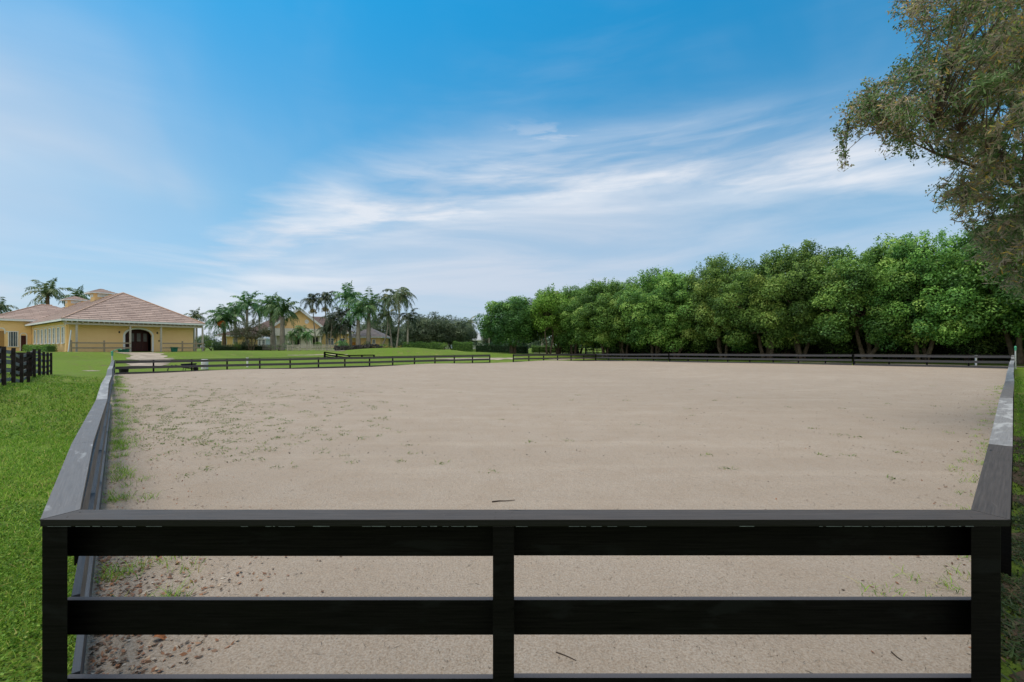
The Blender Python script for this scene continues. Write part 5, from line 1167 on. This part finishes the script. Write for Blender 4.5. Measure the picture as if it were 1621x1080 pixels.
a, b = sample(70000, lambda x, y: left_zone(x, y, 99), (-8, -2.3), (1.5, 6)); z_ = HH(a, b) + r_.uniform(.005, .04, len(a))
V, Fc = cards(np.column_stack([a, b, z_]), np.tile([0, 0, 1.0], (len(a), 1)), .026, .018, r_, .6); tag(mesh_np('clover', V, Fc, M['blade'], None, np.clip(r_.normal(.38, .22, len(Fc)), 0, .92)), 'low clover leaves mixed into the lawn beside the near left fence', 'ground cover', None, 'stuff')
soilm = plain('bare_soil', (.13, .095, .065), (.055, .04, .028), 5, .95, .6, .1, bscale=40)
_n = (RC - NR).normalized(); ribbon('bare_soil', soilm, [(NR.x + _n.x * s_ + _n.y * .75, NR.y + _n.y * s_ - _n.x * .75, .72) for s_ in (-1.2, 1, 4, 8, 12)], .008)
a, b = sample(90000, lambda x, y: (((x - NR.x) * (RC - NR).normalized().y - (y - NR.y) * (RC - NR).normalized().x) > -.08) & (x < 1.25 * y + 1.5), (2.3, 8), (1.6, 5.5)); kk = np.sin(a * 5 + b * 3) + np.sin(b * 8 - a * 2) + r_.normal(0, .6, len(a)) > -.5; a, b = a[kk], b[kk]
blades('ground_cover', a, b, .04, .016, M['blade_dim'], 'dull leafy ground cover beside the right corner post', 'ground cover', .45, .28, 1.3)
a, b = sample(60000, lambda x, y: (y - RC.y * 0 > 0) & (((x - NR.x) * (RC - NR).normalized().y - (y - NR.y) * (RC - NR).normalized().x) > .0) & (x < 1.25 * y + 1.5), (2.3, 14), (1.6, 10))
ch = r_.uniform(0, 1, len(a)) < 1
blades('ground_cover', a, b, .05, .016, M['blade_dim'], 'dull leafy ground cover outside the right fence', 'ground cover', .42, .25, 1.2)
a, b = sample(50000, lambda x, y: (((x - NR.x) * (RC - NR).normalized().y - (y - NR.y) * (RC - NR).normalized().x) > .0) & (x < 1.25 * y + 1.5), (9, 34), (8, 28))
blades('grass', a, b, .08, .022, M['blade'], 'lawn grass outside the right fence', 'grass', .4, .2, .7)
# weeds in the sand: tufts
def tufts(name, centres, per, hgt, wid, spread, mat, label, cat, flop=1.0, tm=.5):
    c = np.repeat(np.asarray(centres), per, 0); x = c[:, 0] + r_.normal(0, spread, len(c)); y = c[:, 1] + r_.normal(0, spread, len(c)); return blades(name, x, y, hgt, wid, mat, label, cat, tm, .22, flop, .012)
W = []
for _ in range(560):
    px_ = 200 + abs(r_.normal(0, 1)) * 190; py_ = r_.normal(645, 36)
    if py_ < 596 or px_ > 640: continue
    g_ = G(px_, py_)
    if inside(g_.x, g_.y, m=.6): W.append((g_.x, g_.y))
for _ in range(60):
    g_ = G(r_.uniform(200, 1500), r_.uniform(590, 760))
    if inside(g_.x, g_.y, m=.6): W.append((g_.x, g_.y))
tufts('sand_weeds', W, 12, .045, .018, .07, M['weed'], 'small flat weeds scattered over the left part of the sand', 'weeds', 1.5)
E = []
for _ in range(260):          # along the inside of the left kickboard
    s_ = r_.uniform(.6, 34) ** 1.0; d_ = .22 + abs(r_.normal(0, .20)); p_ = NL + eL * s_ - nLo * d_; E.append((p_.x, p_.y))
tufts('rail_grass', E, 26, .10, .006, .06, M['blade'], 'grass tufts growing along the inside of the left fence', 'grass', .9, .55)
eR = (RC - NR).normalized(); nRi = Vector((-eR.y, eR.x)); E = []
for _ in range(110):
    s_ = r_.uniform(.3, 30); d_ = .2 + abs(r_.normal(0, .25)); p_ = NR + eR * s_ + nRi * d_; E.append((p_.x, p_.y))
tufts('rail_grass', E, 20, .07, .006, .06, M['blade'], 'sparse grass tufts along the inside of the right fence', 'grass', 1.0, .62)
# litter and crumbs
def litter(name, n, fxy, size, mat, label, cat, lift=.016, asp=.6, tm=.45):
    x, y = fxy(n); k = inside(x, y, m=.17); x, y = x[k], y[k]; C = np.column_stack([x, y, HH(x, y) + lift + r_.uniform(0, .012, len(x))]); V, Fc = cards(C, np.tile([0, 0, 1.0], (len(C), 1)), size, size * asp, r_, .28)
    o = mesh_np(name, V, Fc, mat, None, np.clip(r_.normal(tm, .28, len(Fc)), 0, 1)); tag(o, label, cat, None, 'stuff')
def near_left(n): s_ = r_.uniform(.3, 14, n) ; d_ = np.abs(r_.exponential(.55, n)) + .17; return NL.x + eL.x * s_ - nLo.x * d_, NL.y + eL.y * s_ - nLo.y * d_
def near_right(n): s_ = r_.uniform(.2, 26, n); d_ = np.abs(r_.exponential(.6, n)) + .17; return NR.x + eR.x * s_ + nRi.x * d_, NR.y + eR.y * s_ + nRi.y * d_
def fore(n): y = r_.uniform(2.6, 9, n) ** 1.0; return r_.uniform(-1, 1, n) * y * 1.1, y
litter('fallen_leaves', 1000, near_left, .034, M['litter'], 'dry brown and orange leaves littering the left sand edge', 'leaves')
litter('fallen_leaves', 450, near_right, .04, M['litter'], 'dry leaves littering the right sand edge', 'leaves', tm=.35)
def fore(n): y = r_.uniform(2.6, 9, n) ** 1.0; return r_.uniform(-1, 1, n) * y * 1.1, y
def corner(n): s_ = r_.uniform(.15, 2.6, n); d_ = np.abs(r_.exponential(.35, n)) + .17; return NL.x + eL.x * s_ - nLo.x * d_, NL.y + eL.y * s_ - nLo.y * d_
litter('fallen_leaves', 800, corner, .042, M['litter'], 'thick drift of curled brown leaves on sand behind the left corner post', 'leaves')
def both(n): x, y = corner(n); x2, y2 = fore(n); k = r_.uniform(0, 1, n) < .35; return np.where(k, x, x2), np.where(k, y, y2)
litter('sand_twigs', 1500, both, .075, M['debris'], 'fine dry twigs and straws on the near sand', 'twigs', .014, .055)
litter('sand_crumbs', 5200, fore, .016, M['debris'], 'dark bark crumbs and bits strewn over the near sand', 'debris', .014, .35)
def mid_(n): y = r_.uniform(8, 40, n); return r_.uniform(-1.0, 1.0, n) * y, y
litter('sand_crumbs', 2600, mid_, .05, M['debris'], 'dark bits strewn over the far sand', 'debris', .014, .5)
# a few single leaves and sticks one can point to
def one_leaf(label, px, py, L_, rz, c=(.42, .15, .05)):
    g = G(px, py); m = MB(); n = 9; up_ = []; dn = []
    for i in range(n + 1):
        t = i / n; w_ = L_ * .32 * math.sin(math.pi * t ** .8); z = .012 + .02 * math.sin(t * 5); up_.append((L_ * (t - .5), w_, z + w_ * .35)); dn.append((L_ * (t - .5), -w_, z + w_ * .25))
    for i in range(n):
        a, b = (L_ * (i / n - .5), 0, .012 + .02 * math.sin(i / n * 5)), (L_ * ((i + 1) / n - .5), 0, .012 + .02 * math.sin((i + 1) / n * 5))
        m.face([a, b, up_[i + 1], up_[i]]); m.face([dn[i], dn[i + 1], b, a])
    key = 'leaf%.2f' % c[0]
    if key not in M: M[key] = plain('dry_leaf_brown', c, tuple(x * .55 for x in c), 14, .7)
    o = m.build('fallen_leaf', M[key]); o.location = (g.x, g.y, g.z + .014); o.rotation_euler = (0, 0, rz); tag(o, label, 'leaf')
one_leaf('big curled orange-brown leaf on the sand near the left post', 254, 1016, .10, .3)
one_leaf('small rust leaf between the left post and the middle post, under the top rail', 375, 878, .05, 1.0)
one_leaf('rust leaf lying under the top rail close to the left side fence', 285, 878, .05, 2.2, (.35, .13, .05))
one_leaf('orange leaf on sand just left of the right corner post', 1446, 880, .06, .4)
one_leaf('brown leaf left of the tufts by the right corner post', 1520, 1005, .06, 2.0)
def stick(label, pts_, r0_):
    P0 = G(*pts_[0]); m = MB(tuple(P0)); m.tube([G(*p) + Vector((0, 0, .014 + r0_)) for p in pts_], [r0_ * (1.1 - .2 * i) for i in range(len(pts_))], 6); tag(m.build('stick', M['barkdark']), label, 'stick')
stick('crooked dark stick lying on the sand just beyond the near fence cap', [(779, 798), (790, 796), (800, 797), (815, 795)], .008)
stick('thin twig on the sand right of the middle post, under the lower opening', [(880, 1037), (895, 1042), (912, 1052)], .003)
stick('short curved twig near the right corner post', [(1411, 1038), (1420, 1047), (1428, 1052)], .004)
